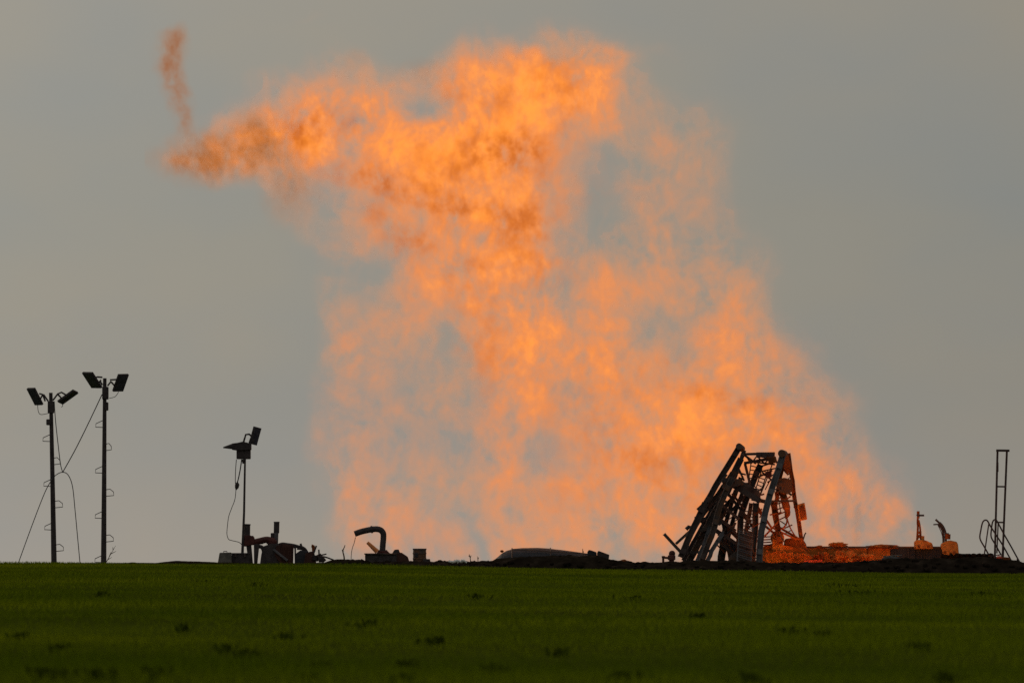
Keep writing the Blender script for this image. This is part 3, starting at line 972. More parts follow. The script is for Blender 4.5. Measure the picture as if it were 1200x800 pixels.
bm = B(); a_tube(bm, pxpath([(289.6, 613.8), (289.3, 640)], YE), 0.165, 16); st = obj('exhaust_stack', bm, M['black_steel'], t)
bm = B(); a_tube(bm, pxpath([(289.6, 613.6), (289.55, 615)], YE), 0.185, 16); obj('rim', bm, M['black_steel'], st)
pv('gearbox', [(284.5, 627), (294, 627), (298, 629.5), (299, 638), (287, 639.5), (284.3, 636)], YE - .5, YE + .3, 'red_paint')
pv('valve_cover', [(293, 628), (296.5, 627.2), (298.5, 630), (293, 630)], YE - .3, YE + .1, 'burnt_steel')
bm = B(); a_tube(bm, smooth_path(pxpath([(297, 635.5), (305, 633.5), (313, 632), (321, 634)], YE - .3), 4), 0.17, 12); obj('manifold', bm, M['red_paint'], t)
for q in (301, 307, 313):
    bm = B(); a_tube(bm, pxpath([(q, 630.8), (q + .4, 637.2)], YE - .3), 0.045, 8); obj('bolt_flange', bm, M['burnt_steel'], t)
bm = B(); a_lump(bm, P(318.5, 635, YE - .2), (0.26, 0.25, 0.2), 0.15, 2, 3, 3); obj('turbo_housing', bm, M['red_paint'], t, True)
pv('leg', [(288.5, 638), (294.5, 638), (296.5, 661), (291.5, 661)], YE - .4, YE - .1, 'black_steel')
pv('leg', [(297.5, 637), (304, 637), (301.5, 661), (297.8, 661)], YE - .5, YE - .2, 'black_steel')
bm = B()
a_tube(bm, smooth_path(pxpath([(303.5, 640), (307, 641), (309, 646), (309, 655), (307.5, 661)], YE - .3), 4), 0.10, 8)
obj('belt_guard', bm, M['black_steel'], t)
pv('crankcase', [(308.5, 640), (318, 636.5), (326, 637), (336, 648), (341, 661), (305, 661), (306.5, 650)], YE - .6, YE + .6, 'black_steel')
pv('sloped_cover', [(319, 644), (322, 643), (338, 655.5), (336, 657.5)], YE - .9, YE - .62, 'pale_steel')
bm = B(); a_box(bm, P(324.1, 617.8, YE), (0.285, 0.3, 13.6 * MPX), Matrix.Rotation(math.radians(1.2), 3, 'Y'), 0, 0.03); st = obj('exhaust_stack', bm, M['black_steel'], t)
bm = B(); a_box(bm, P(324.2, 611.3, YE), (0.31, 0.32, 0.04), None, 0, 0.01); obj('rim', bm, M['black_steel'], st)
bm = B(); a_tube(bm, pxpath([(323.4, 624), (323, 637)], YE - .05), 0.13, 14); obj('silencer', bm, M['pale_steel'], t)
pv('air_cleaner', [(317.3, 624.2), (320.5, 624), (321, 632), (317.3, 632)], YE - .2, YE + .2, 'black_steel')
hood = pv('hood', [(324, 639.5), (331, 636.8), (344, 638.5), (343.4, 661), (329, 661), (322, 650)], YE - .75, YE - .1, 'brown_panel')
for k in range(5):
    a0 = 330 + k * 2.7
    bm = B(); a_beam(bm, P(a0, 640.5, YE - .77), P(a0 + .1, 657, YE - .77), 0.035, 0.03); obj('hood_rib', bm, M['brown_panel'], hood)
bm = B(); a_tube(bm, smooth_path(pxpath([(324, 639), (330, 636.4), (337, 637), (345, 638.2), (352, 640.5), (358, 644), (361, 648)], YE - .5), 4), 0.06, 7); obj('hose', bm, M['black_steel'], t)

t = thing('scrap_pile', P(360, 661, 401), 'tangle of twisted rusty plates and rods heaped beside the burnt engine hood', 'scrap pile')
YS = 401.0
pv('bent_plate', [(345.8, 661), (346.5, 648.5), (352, 644.5), (360, 645.5), (362, 661)], YS - .2, YS + .3, 'blue_grey')
pv('bent_plate', [(356, 661), (358, 648.5), (363, 646), (368, 645.5), (371, 661)], YS - .45, YS - .2, 'brown_panel')
pv('post', [(344.9, 640.5), (346.9, 641), (347, 661), (345.4, 661)], YS - .1, YS + .1, 'black_steel')
bm = B(); a_tube(bm, smooth_path(pxpath([(344, 640.5), (351, 640), (357, 642.5), (361, 648.5)], YS), 4), 0.075, 7); obj('bent_pipe', bm, M['black_steel'], t)
bm = B(); a_tube(bm, smooth_path(pxpath([(348, 642.5), (354, 643.2), (358, 647.5)], YS), 4), 0.06, 7); obj('bent_pipe', bm, M['black_steel'], t)
bm = B(); a_tube(bm, pxpath([(352.3, 636.5), (353.6, 641)], YS), 0.06, 7); obj('stub', bm, M['black_steel'], t)
bm = B(); a_tube(bm, pxpath([(365, 639.2), (367, 639.6), (367.8, 646)], YS), 0.09, 8); obj('stub', bm, M['rusty_steel'], t)
bm = B(); a_beam(bm, P(370.8, 639), P(367.6, 648), 0.085, 0.06); obj('spike', bm, M['black_steel'], t)
bm = B(); a_beam(bm, P(373.6, 643.5), P(374.2, 655), 0.08, 0.06); obj('spike', bm, M['black_steel'], t)
bm = B(); a_beam(bm, P(374, 650.5), P(382.6, 648.8), 0.07, 0.06); obj('rod', bm, M['black_steel'], t)
bm = B(); a_tube(bm, smooth_path(pxpath([(376, 651.5), (382, 652.5), (391, 655.8)], YS), 4), 0.04, 6); obj('rod', bm, M['black_steel'], t)
for k in range(7):
    x = 364 + k * 2.4
    bm = B(); a_box(bm, P(x, 652.5 + random.uniform(-2, 3), YS - .3 - .1 * (k % 3)), (random.uniform(.12, .3), 0.12, random.uniform(.14, .34)), Matrix.Rotation(random.uniform(-.8, .8), 3, 'Y') @ Matrix.Rotation(random.uniform(-.5, .5), 3, 'Z'), 0.03, 0.01)
    obj('fragment', bm, M[['burnt_steel', 'brown_panel', 'black_steel'][k % 3]], t)

# ---- dry stalks and wire by the bank
def stalks(name, paths, Y, label, cat, group=None, r=0.03):
    t = thing(name, P(paths[0][0][0], paths[0][0][1], Y), label, cat, group)
    for i, p in enumerate(paths):
        bm = B(); q = smooth_path(pxpath(p, Y), 3); n = len(q)
        a_tube(bm, q, [r * (1 - 0.6 * k / max(n - 1, 1)) for k in range(n)], 6)
        obj('stem' if i == 0 else 'twig', bm, M['twig'], t)
    return t


stalks('dead_stalk', [[(403.6, 660), (403.2, 652), (401.8, 645.5), (403.4, 641), (404.4, 638.2)], [(402, 646), (401, 643.5)]], 399, 'short crooked dead stalk on the soil hump beside the gooseneck pipe', 'dead plant', 'dead stalks on the bank', 0.045)
stalks('dead_stalk', [[(551.5, 660), (551, 653), (549.6, 648.8)], [(551, 653), (552.2, 650.2)], [(550.6, 652), (549, 650.5)]], 396, 'taller dry stalk on the bank before the long half buried tank shell', 'dead plant', 'dead stalks on the bank', 0.028)
stalks('dead_stalk', [[(560.4, 660), (560, 655), (559.4, 651.5)], [(560, 655), (561, 652.5)]], 396, 'smaller dry stalk on the bank just before the long tank shell', 'dead plant', 'dead stalks on the bank', 0.024)
stalks('bare_shrub', [[(123, 661), (128, 652), (135.5, 639)], [(128, 652), (130, 646.5)], [(130, 648.5), (136, 645.5)], [(126, 655.5), (131, 652.5)], [(132.5, 644.3), (132.2, 640.5)]], 403.4, 'tiny bare leafless shrub at the foot of the taller lamp mast', 'shrub', None, 0.022)
stalks('dead_stalk', [[(683.4, 652), (683, 646), (682.8, 642.5)], [(683, 648), (684, 645.5)]], 399, 'stub of dry stalk on the tank shell next to the tilted blocks', 'dead plant', 'dead stalks on the bank', 0.03)

# ---- gooseneck vent pipe on its block
t = thing('gooseneck_pipe', P(446, 660, 400), 'thick dark gooseneck pipe bending over from a low steel base', 'vent pipe')
path = smooth_path(pxpath([(415.6, 625.3), (424, 622.4), (434, 620.3), (441, 619.6), (446, 620.8), (449, 624.5), (449.3, 630), (448.6, 638), (448, 648)], 400), 5)
bm = B(); a_tube(bm, path, 0.155, 16); pipe = obj('pipe', bm, M['black_steel'], t, True)
for (a, b) in (((434.6, 620.2), (436.8, 619.9)), ((443.3, 643.6), None)):
    bm = B()
    if b: a_tube(bm, [P(a[0], a[1]), P(b[0], b[1])], 0.19, 16)
    else: a_lathe(bm, P(448.2, 645.6), [(0.25, 0), (0.25, 0.07), (0.17, 0.07), (0.17, 0.0)], 18)
    obj('flange', bm, M['black_steel'], pipe)
bm = B(); a_box(bm, P(446.5, 655.2, 400), (37 * MPX, 1.3, 14 * MPX), None, 0, 0.05); obj('base', bm, M['black_steel'], t)
bm = B(); a_box(bm, P(446, 648.7, 399.95), (37.8 * MPX, 1.4, 0.07), None, 0, 0.015); obj('base_lip', bm, M['burnt_steel'], t)
pv('valve_block', [(440.5, 649), (443, 645.5), (454, 645), (457.5, 648.5)], 399.6, 400.2, 'red_paint')
pv('valve_block', [(459, 649), (462.4, 643.6), (467.2, 643.3), (468.8, 648), (471, 650)], 399.7, 400.3, 'black_steel')
pv('sloped_end', [(464, 647.8), (470.5, 647), (477.8, 652), (479.6, 657.5), (482, 662), (464, 662)], 399.4, 400.4, 'brown_panel')
bm = B(); a_tube(bm, smooth_path(pxpath([(416.6, 629), (415, 636), (413.2, 641), (411.8, 648), (411.3, 660)], 400), 4), 0.016, 6); obj('hanging_wire', bm, M['cable'], t)
bm = B(); a_tube(bm, pxpath([(430.5, 635.2), (442.2, 646.2)], 399.2), [0.08, 0.13], 10)
props(obj('orange_pole', bm, M['orange_rod'], None), 'short bright orange pole propped at a slant under the gooseneck pipe', 'pole')

# ---- drum
t = thing('steel_drum', P(491.7, 660, 400), 'upright dark steel drum on a plinth right of the gooseneck pipe', 'drum')
bm = B(); rr = 7.7 * MPX
a_lathe(bm, P(491.7, 662), [(rr, 0), (rr, .30), (rr + .02, .32), (rr + .02, .36), (rr, .38), (rr, .58), (rr + .02, .60), (rr + .02, .64), (rr, .66), (rr, .85)], 24); dr = obj('body', bm, M['burnt_steel'], t)
bm = B(); a_lathe(bm, P(491.7, 643.0), [(rr + .02, -.03), (rr + .02, .03), (rr - .03, .03), (rr - .03, .0)], 24); obj('rim', bm, M['black_steel'], t)
bm = B(); a_box(bm, P(499.8, 658, 400), (8.5 * MPX, .9, 0.3), None, 0, .02); obj('plinth', bm, M['black_steel'], t)
bm = B(); a_box(bm, P(488, 650, 399.66), (0.16, 0.02, 0.24), None, 0, 0.004); obj('plate', bm, M['blue_grey'], t)

# ---- crumpled white sheet
bm = B()
random.seed(5)
for k in range(9):
    x = 528 + k * 2.1 + random.uniform(-.6, .6)
    y = 657.4 + random.uniform(-.8, .9) + abs(k - 4) * 0.12
    a_box(bm, P(x, y - .6, 389.6 + random.uniform(-.15, .15)), (random.uniform(.12, .24), .12, .07), Matrix.Rotation(random.uniform(-.7, .7), 3, 'Y') @ Matrix.Rotation(random.uniform(-.5, .9), 3, 'X'), .012)
props(obj('torn_sheet', bm, M['white_sheet'], None), 'small torn strip of white sheeting crumpled on the dark bank', 'sheeting')

# ---- long half-buried shell
t = thing('tank_shell', P(640, 660, 402), 'long low rounded grey tank shell lying half buried in the soil bank', 'tank')
prof = [(573, 660.5), (578, 656.5), (583, 652.5), (588, 648), (594, 644.8), (600, 643.2), (612, 642.2), (630, 641.9), (645, 642.8), (660, 644.4), (675, 646.4), (690, 648.6), (704, 652), (716, 657), (724, 661)]


def shell_part(name, lo, hi, mat, raise_=0.0, ylo=-1, yhi=1, par=None):
    bm = B(); rings = []
    pp = [(px, py) for px, py in prof if lo <= px <= hi]
    for px, py in pp:
        topz = P(px, py, 402).z + raise_
        ring = []
        for k in range(17):
            a = math.pi * k / 16
            zb = -0.35
            ring.append(bm.verts.new((P(px, py, 402).x, 402 - math.cos(a) * (1.5 + raise_), zb + (topz - zb) * math.sin(a) ** 0.8)))
        rings.append(ring)
    for a, b in zip(rings, rings[1:]):
        for k in range(16):
            bm.faces.new((a[k], a[k + 1], b[k + 1], b[k]))
    bm.faces.new(rings[0]); bm.faces.new(rings[-1][::-1])
    return obj(name, bm, M[mat], par or t)


shell_part('end_plate', 573, 600, 'blue_grey')
shell_part('shell_plate', 600, 645, 'blue_grey', 0.02)
shell_part('shell_plate', 645, 690, 'blue_grey', 0.008)
shell_part('end_plate', 690, 724, 'burnt_steel')
for q in (600, 645, 690):
    py = dict(prof)[q]
    bm = B(); topz = P(q, py, 402).z + .035
    pts = [Vector((P(q, py, 402).x, 402 - math.cos(math.pi * k / 20) * 1.54, -.35 + (topz + .35) * math.sin(math.pi * k / 20) ** .8)) for k in range(21)]
    a_tube(bm, pts, 0.035, 6); obj('seam', bm, M['burnt_steel'], t)
bm = B(); a_lump(bm, P(588.2, 645.6, 401.6), (.10, .09, .07), .2, 2, 4, 2); obj('lug', bm, M['rusty_steel'], t)
bm = B(); a_beam(bm, P(600, 643.5, 400.9), P(688, 648.6, 400.9), 0.05, .05); obj('rail', bm, M['burnt_steel'], t)


def tilted_block(pts, y0, y1, label, mat):
    t = thing('concrete_slab', P(sum(p[0] for p in pts) / len(pts), max(p[1] for p in pts), y0), label, 'slab', 'broken slabs on the tank shell')
    bm = B(); a_prism(bm, pxpath(pts, (y0 + y1) / 2), y0, y1, 0.025); obj('slab', bm, M[mat], t)
    for k in (0.3, 0.7):
        c = P(pts[1][0] * (1 - k) + pts[2][0] * k, pts[1][1] * (1 - k) + pts[2][1] * k, (y0 + y1) / 2)
        bm = B(); a_tube(bm, [c - Vector((0, 0, .05)), c + Vector((0.01, 0, .03))], .012, 5); obj('bar_stub', bm, M['rusty_steel'], t)


tilted_block([(687.5, 656), (688.4, 646), (690.6, 643.8), (699, 646.6), (699.5, 657)], 400.6, 401.6, 'squat tilted dark slab lying against the end of the tank shell', 'blue_grey')
tilted_block([(699.5, 658), (699.8, 647.2), (701.5, 645), (714, 649.6), (712.8, 658)], 400.4, 401.5, 'longer tilted dark slab with a square end, outermost on the tank shell', 'blue_grey')
bm = B(); a_lump(bm, P(730.5, 659, 396), (.20, .2, .17), .25, 1.8, 5, 3)
props(obj('stone', bm, M['rusty_steel'], None), 'single reddish lump of stone on the bank past the slabs', 'stone')


# ---- the collapsed derrick
random.seed(21)
t = thing('wrecked_derrick', P(865, 660, 400), 'burnt and collapsed steel derrick leaning in front of the flame', 'derrick')
DM = {'k': 'charred_steel', 'b': 'burnt_steel', 'p': 'pale_steel', 'r': 'rusty_steel'}


def leg(name, pts, wpx, mat, Y0, Y1, flange=True):
    """bent bar through photo points, its depth running from Y0 to Y1; built as an H section with joint plates"""
    q_ = []
    for a_, b_ in zip(pts, pts[1:]):            # heat-buckled: small kinks along the bar
        for k in range(3):
            s_ = 0.55 if (k or q_) else 0.0
            q_.append((a_[0] + (b_[0] - a_[0]) * k / 3 + random.uniform(-s_, s_), a_[1] + (b_[1] - a_[1]) * k / 3))
    pts = q_ + [pts[-1]]
    n = len(pts)
    ps = [P(p[0], p[1], Y0 + (Y1 - Y0) * i / (n - 1)) for i, p in enumerate(pts)]
    w = wpx * 0.86 * MPX
    bm = B()
    for a, b in zip(ps, ps[1:]):
        ext = (b - a).normalized() * 0.03
        a_beam(bm, a - ext, b + ext, w, 0.07 if flange else w)
        if flange:
            for s in (-1, 1):
                z = (b - a).normalized(); x = Vector((0, 1, 0)).cross(z).normalized()
                off = x * (s * (w / 2 + 0.004))
                a_beam(bm, a - ext + off, b + ext + off, 0.05, w * 1.05)
    o = obj(name, bm, M[DM[mat]], t)
    if flange:
        a, b = ps[0], ps[-1]
        L = sum(((q - p).length for p, q in zip(ps, ps[1:])))
        for f in np.linspace(0.12, 0.9, max(2, int(L / 1.3))):
            # joint plate standing proud of the bar
            i = min(int(f * (n - 1)), n - 2); ff = f * (n - 1) - i
            c = ps[i].lerp(ps[i + 1], ff)
            z = (ps[i + 1] - ps[i]).normalized()
            pb = B(); a_beam(pb, c - z * 0.14 + Vector((0, -w * .56, 0)), c + z * 0.14 + Vector((0, -w * .56, 0)), w * 0.85, 0.03)
            obj('joint_plate', pb, M[DM[mat]], o)
    return o


leg('leg', [(866.5, 523.5), (846, 557), (825.5, 592)], 6.6, 'k', 399.0, 399.4)
leg('leg', [(826, 590), (812, 620), (798, 652)], 7.0, 'k', 398.7, 398.4)
leg('leg', [(868, 538), (846, 585), (826, 622), (806, 660)], 7.2, 'b', 399.9, 399.2)
leg('leg', [(858, 560), (844, 592), (834, 628), (820, 662)], 6.2, 'b', 398.4, 398.0)
leg('leg', [(858, 554), (842, 578), (823, 604), (803, 637)], 4.6, 'b', 399.6, 399.5)
leg('leg', [(849, 570), (832, 600), (816, 629), (801, 656)], 4.4, 'k', 400.8, 400.2)
leg('leg', [(852, 572), (838, 598), (822, 612)], 4.2, 'k', 400.4, 400.2)
leg('leg', [(846, 626), (834, 645), (827, 662)], 4.2, 'p', 397.9, 397.6)
leg('leg', [(891, 545), (879, 572), (868, 604), (865, 660)], 6.8, 'k', 400.8, 400.2)
leg('leg', [(917.5, 532), (909, 560), (899, 590), (892.5, 622), (889.5, 662)], 7.0, 'p', 399.2, 398.2)
leg('leg', [(906, 588), (910, 612), (914, 636)], 6.4, 'r', 401.5, 400.9)
leg('leg', [(886, 590), (884, 625), (881, 662)], 6.8, 'b', 401.0, 400.0)
leg('leg', [(924, 531.5), (928.5, 563), (934, 600), (940, 637)], 4.2, 'r', 401.8, 401.6)
leg('leg', [(919.5, 533), (917, 548), (913, 566), (909, 590)], 3.6, 'r', 401.0, 401.4)
leg('leg', [(848, 612), (853, 640), (858, 662)], 5.0, 'b', 400.6, 400.2)
leg('leg', [(845, 600), (860, 582), (868, 560)], 4.6, 'k', 401.2, 401.6)
leg('leg', [(862, 575), (852, 606), (846, 634), (843, 660)], 4.2, 'b', 401.2, 400.6)
leg('leg', [(872, 570), (860, 605), (850, 640), (846, 662)], 4.0, 'k', 401.6, 401.0)
leg('leg', [(880, 590), (874, 625), (871, 662)], 4.0, 'b', 401.8, 401.2)
leg('leg', [(832, 618), (824, 640), (815, 661)], 3.6, 'p', 398.9, 398.5)
leg('leg', [(838, 612), (830, 640), (822, 661)], 3.4, 'b', 400.4, 400.0)
leg('leg', [(872, 528), (862, 556), (852, 580)], 4.2, 'k', 401.4, 401.2)
# crossbars and braces
CB = [((871, 532), (908, 531), 3.0, 'k', 400), ((872, 542.5), (903, 537), 3.4, 'k', 400), ((871, 532), (886, 543), 2.6, 'k', 400.2), ((852, 564), (891, 587), 6.5, 'k', 399.4), ((859, 566), (881, 566.5), 2.4, 'k', 400.5),
      ((881, 584), (899, 588), 4.5, 'b', 399.6), ((897, 587), (933, 586.5), 2.4, 'k', 400.8), ((846, 563), (861, 561), 5.5, 'k', 399), ((873, 543), (879, 567), 3.2, 'k', 400.4), ((863, 543), (872, 563), 2.4, 'k', 401.2),
      ((814, 606), (828, 607), 2.0, 'k', 399.2), ((820, 622), (846, 611), 4.5, 'b', 399.0), ((810, 635), (826, 625), 1.8, 'k', 399.3), ((816, 641), (832, 632), 1.8, 'k', 399.3), ((838, 620), (868, 640), 4.0, 'b', 399.4),
      ((846, 612), (866, 632), 3.6, 'k', 400.2), ((842, 633), (866, 655), 3.6, 'b', 399.6), ((866, 600), (888, 622), 2.6, 'b', 400.8), ((887, 592), (904, 618), 2.6, 'r', 401), ((884, 603), (893, 596), 2.2, 'r', 400.6), ((890, 606), (898, 598), 2.0, 'b', 400.4),
      ((892, 612), (910, 627), 2.8, 'r', 401.2), ((896, 628), (913, 610), 2.2, 'r', 400.9), ((914, 618), (941, 634), 2.8, 'r', 401.3), ((913, 622), (934, 632), 2.2, 'r', 401.0), ((908, 567), (928, 580), 2.4, 'k', 401.2), ((902, 603), (916, 600), 1.8, 'r', 401.2),
      ((904, 574), (916, 572), 1.8, 'k', 401.0), ((910, 541), (924, 556), 2.6, 'r', 401.2), ((920, 541), (911, 553), 2.4, 'r', 401.2), ((893, 553), (909, 566), 2.2, 'k', 400.6), ((884, 561), (905, 551), 2.2, 'k', 400.6), ((872, 585), (893, 572), 2.0, 'k', 400.9),
      ((850, 574), (880, 612), 3.4, 'k', 400.6), ((876, 578), (850, 606), 3.4, 'k', 400.9), ((844, 590), (866, 608), 3.6, 'b', 400.2), ((858, 578), (872, 596), 2.8, 'k', 400.2), ((838, 604), (862, 622), 4.2, 'k', 399.8), ((836, 640), (848, 622), 3.0, 'p', 398.8),
      ((806, 648), (832, 645), 3.0, 'k', 398.8), ((800, 657), (862, 659), 3.0, 'k', 399.3), ((858, 657), (896, 659), 5.0, 'b', 399.6), ((834, 582), (852, 588), 3.0, 'k', 399.6), ((826, 596), (846, 598), 2.4, 'k', 399.5), ((862, 612), (846, 640), 3.0, 'b', 400.0)]
dr_ = random.Random(8)
for k in range(26):     # thin buckled lattice struts inside the wreck
    f = dr_.uniform(0, 1)
    yy = 560 + 95 * f
    x0 = dr_.uniform(862 - 46 * f, 886); ang = dr_.choice((-1, 1)) * dr_.uniform(.35, 1.2) + (0.25 if dr_.random() < .4 else 0)
    L_ = dr_.uniform(9, 26)
    CB.append(((x0, yy), (x0 + L_ * math.cos(ang), min(yy + L_ * math.sin(ang), 660)), dr_.uniform(1.1, 2.2), dr_.choice('kkbbr'), dr_.uniform(399.2, 402)))
for k in range(14):
    x0, yy = dr_.uniform(893, 922), dr_.uniform(540, 625); ang = dr_.choice((-1, 1)) * dr_.uniform(.3, 1.2); L_ = dr_.uniform(7, 15)
    CB.append(((x0, yy), (x0 + L_ * math.cos(ang), yy + L_ * math.sin(ang)), dr_.uniform(1.0, 1.7), dr_.choice('brr'), dr_.uniform(400.4, 401.8)))
CB += [((873, 532), (880, 543), 1.6, 'k', 400.3), ((880, 543), (888, 533), 1.6, 'k', 400.3), ((888, 535), (896, 543), 1.8, 'b', 400.3), ((896, 543), (905, 533), 1.6, 'b', 400.3), ((882, 541), (908, 544), 2.0, 'k', 400.8), ((886, 548), (908, 541), 2.0, 'k', 400.7),
       ((892, 552), (911, 548), 1.6, 'k', 400.9), ((900, 560), (912, 552), 1.6, 'k', 400.9), ((860, 552), (874, 556), 1.8, 'k', 400.2), ((843, 566), (852, 556), 2.2, 'b', 398.9)]
for a, b, w, m_, Y in CB:
    beam_part('crossbar', a, b, w * MPX, M[DM[m_]], t, Y, Y + random.uniform(-.25, .25), w * MPX * 0.7)
beam_part('hanging_bar', (817, 597), (829, 586), 3.0 * MPX, M['black_steel'], t, 398.8)
beam_part('broken_bar', (778.4, 625.5), (799, 648), 3.6 * MPX, M['burnt_steel'], t, 398.3, 398.6, bevel=0.01)
beam_part('broken_bar', (792, 637), (815, 616), 3.2 * MPX, M['burnt_steel'], t, 398.8)
bm = B(); a_tube(bm, pxpath([(804, 620), (807, 617), (811, 617.5), (810, 624)], 398.9), .1, 8); obj('bent_lug', bm, M['black_steel'], t)
bm = B(); a_tube(bm, pxpath([(866, 522.8, 398.6), (869.5, 525.5, 399.6)], 399), .17, 12); obj('leg_cap', bm, M['burnt_steel'], t)
bm = B(); a_tube(bm, pxpath([(916, 531, 399.0), (919, 532, 400.2)], 399), .2, 12); obj('leg_cap', bm, M['burnt_steel'], t)
# crown block between the leg tops
bm = B(); a_prism(bm, pxpath([(886, 529.8), (907, 529.6), (908, 534.5), (898, 536.5), (887, 535)], 400), 399.6, 400.6, .02); cbk = obj('crown_block', bm, M['burnt_steel'], t)
for q in (889, 896, 903):
    bm = B(); a_tube(bm, [P(q, 533.5, 399.45), P(q, 533.5, 399.58)], .14, 14); obj('sheave', bm, M['black_steel'], cbk)
pv('scorched_plate', [(899, 535.5), (909, 534.5), (911, 541.5), (901, 543.5)], 399.1, 399.3, 'rusty_steel')
pv('scorched_plate', [(897, 553), (904, 552), (904.5, 559), (898, 560)], 399.9, 400.2, 'red_paint')
pv('scorched_plate', [(918, 534), (924, 533), (927, 551), (922, 556), (919, 548)], 400.9, 401.1, 'rusty_steel')
pv('gusset_plate', [(848, 560), (868, 561), (872, 567), (862, 570), (846, 572)], 399.0, 399.3, 'burnt_steel')
pv('gusset_plate', [(866, 561), (890, 575), (892, 588), (878, 583), (866, 572)], 399.45, 399.7, 'burnt_steel')
pv('gusset_plate', [(844, 628), (858, 634), (867, 644), (866, 662), (856, 650), (848, 642)], 400.7, 400.9, 'pale_steel')
pv('gusset_plate', [(855, 652), (862, 645.5), (868, 655), (868, 662), (851, 662)], 398.6, 398.9, 'burnt_steel')
pv('twisted_sheet', [(840, 590), (846, 577), (850, 578), (848, 590), (852, 600), (846, 610), (841, 604)], 401.6, 401.8, 'burnt_steel')
pv('travelling_block', [(911, 561), (919, 559.5), (928, 562), (928.5, 575), (924, 579), (914, 577), (910, 570)], 400.8, 401.5, 'burnt_steel')
bm = B(); a_tube(bm, smooth_path(pxpath([(917, 577), (919, 584), (921, 592), (923, 600), (921, 607)], 401.2), 3), [0.18] * 4 + [0.2] * 4 + [0.15] * 3 + [.1, .06], 10); obj('hook_block', bm, M['rusty_steel'], t)
bm = B(); a_tube(bm, smooth_path(pxpath([(922, 604), (922, 612), (918, 618), (911, 620.5), (905, 618)], 401.1), 5), .045, 7); obj('cable_loop', bm, M['rusty_steel'], t)
bm = B(); a_tube(bm, smooth_path(pxpath([(922, 606), (926, 618), (932, 628)], 401.1), 5), .035, 6); obj('cable_loop', bm, M['rusty_steel'], t)
bm = B(); a_tube(bm, smooth_path(pxpath([(913, 560), (912, 580), (915, 600)], 401.4), 5), .025, 6); obj('drill_line', bm, M['cable'], t)
bm = B(); a_tube(bm, smooth_path(pxpath([(906, 541), (897, 565), (886, 592)], 401.4), 5), .03, 6); obj('drill_line', bm, M['cable'], t)


def ladder(a0, a1, b0, b1, n, Y, mat, rpx=1.3, rung=1.2):
    """two side rails a0-a1 and b0-b1 with n rungs; the ladder is a part, its rails and rungs sub-parts"""
    bm = B(); a_beam(bm, P(*a0, Y), P(*a1, Y), rpx * MPX, .05)
    lad = obj('ladder', bm, M[mat], t)
    bm = B(); a_beam(bm, P(*b0, Y), P(*b1, Y), rpx * MPX, .05); obj('side_rail', bm, M[mat], lad)
    for k in range(n):
        f = (k + .5) / n
        p = P(a0[0] + (a1[0] - a0[0]) * f, a0[1] + (a1[1] - a0[1]) * f, Y); q = P(b0[0] + (b1[0] - b0[0]) * f, b0[1] + (b1[1] - b0[1]) * f, Y)
        bm = B(); a_beam(bm, p, q, rung * MPX, .04); obj('rung', bm, M[mat], lad)


ladder((880, 543), (876, 572), (887.5, 545), (883, 571), 6, 401.2, 'black_steel')
ladder((893, 549), (884, 578), (900, 551), (890, 581), 7, 401.4, 'black_steel')
ladder((869, 596), (866, 622), (878, 597), (876, 622), 6, 401.6, 'burnt_steel')
ladder((877, 598), (872, 624), (883.5, 601), (881, 626), 7, 399.9, 'burnt_steel')
ladder((908, 575), (913, 612), (917, 573), (921, 608), 6, 401.8, 'rusty_steel', 1.3, 1.5)
# stair with sloping treads
bm = B(); a_beam(bm, P(866.5, 622, 398.6), P(863.5, 660, 398.2), 1.5 * MPX, .12); stx = obj('stair', bm, M['pale_steel'], t)
bm = B(); a_beam(bm, P(882, 618, 398.8), P(880, 660, 398.4), 1.4 * MPX, .12); obj('stringer', bm, M['pale_steel'], stx)
for k in range(17):
    f = k / 16
    a = P(866.4 - 2.6 * f, 619 + 37 * f, 398.6 - .3 * f); b = P(881.8 - 1.6 * f, 623.5 + 37.5 * f, 398.8 - .3 * f)
    bm = B(); a_beam(bm, a, b, 1.35 * MPX, .3); obj('tread', bm, M['pale_steel' if k % 3 else 'burnt_steel'], stx)
pv('stair_back', [(865.5, 626), (881, 624), (880, 662), (863, 662)], 399.3, 399.36, 'black_steel')
# hanging box on the last leg
bm = B(); a_prism(bm, pxpath([(934, 591), (942.6, 588.6), (944.6, 600), (945.8, 608.5), (936.2, 610.2)], 401.5), 401.2, 401.9, .03); bx_ = obj('cabinet', bm, M['orange_paint'], t)
bm = B(); a_box(bm, P(940.4, 599.5, 401.18), (6.2 * MPX, .03, 15 * MPX), Matrix.Rotation(-.14, 3, 'Y'), 0, .006); obj('door', bm, M['rusty_steel'], bx_)
beam_part('bracket', (930, 594), (936, 592), 1.6 * MPX, M['rusty_steel'], t, 401.5)

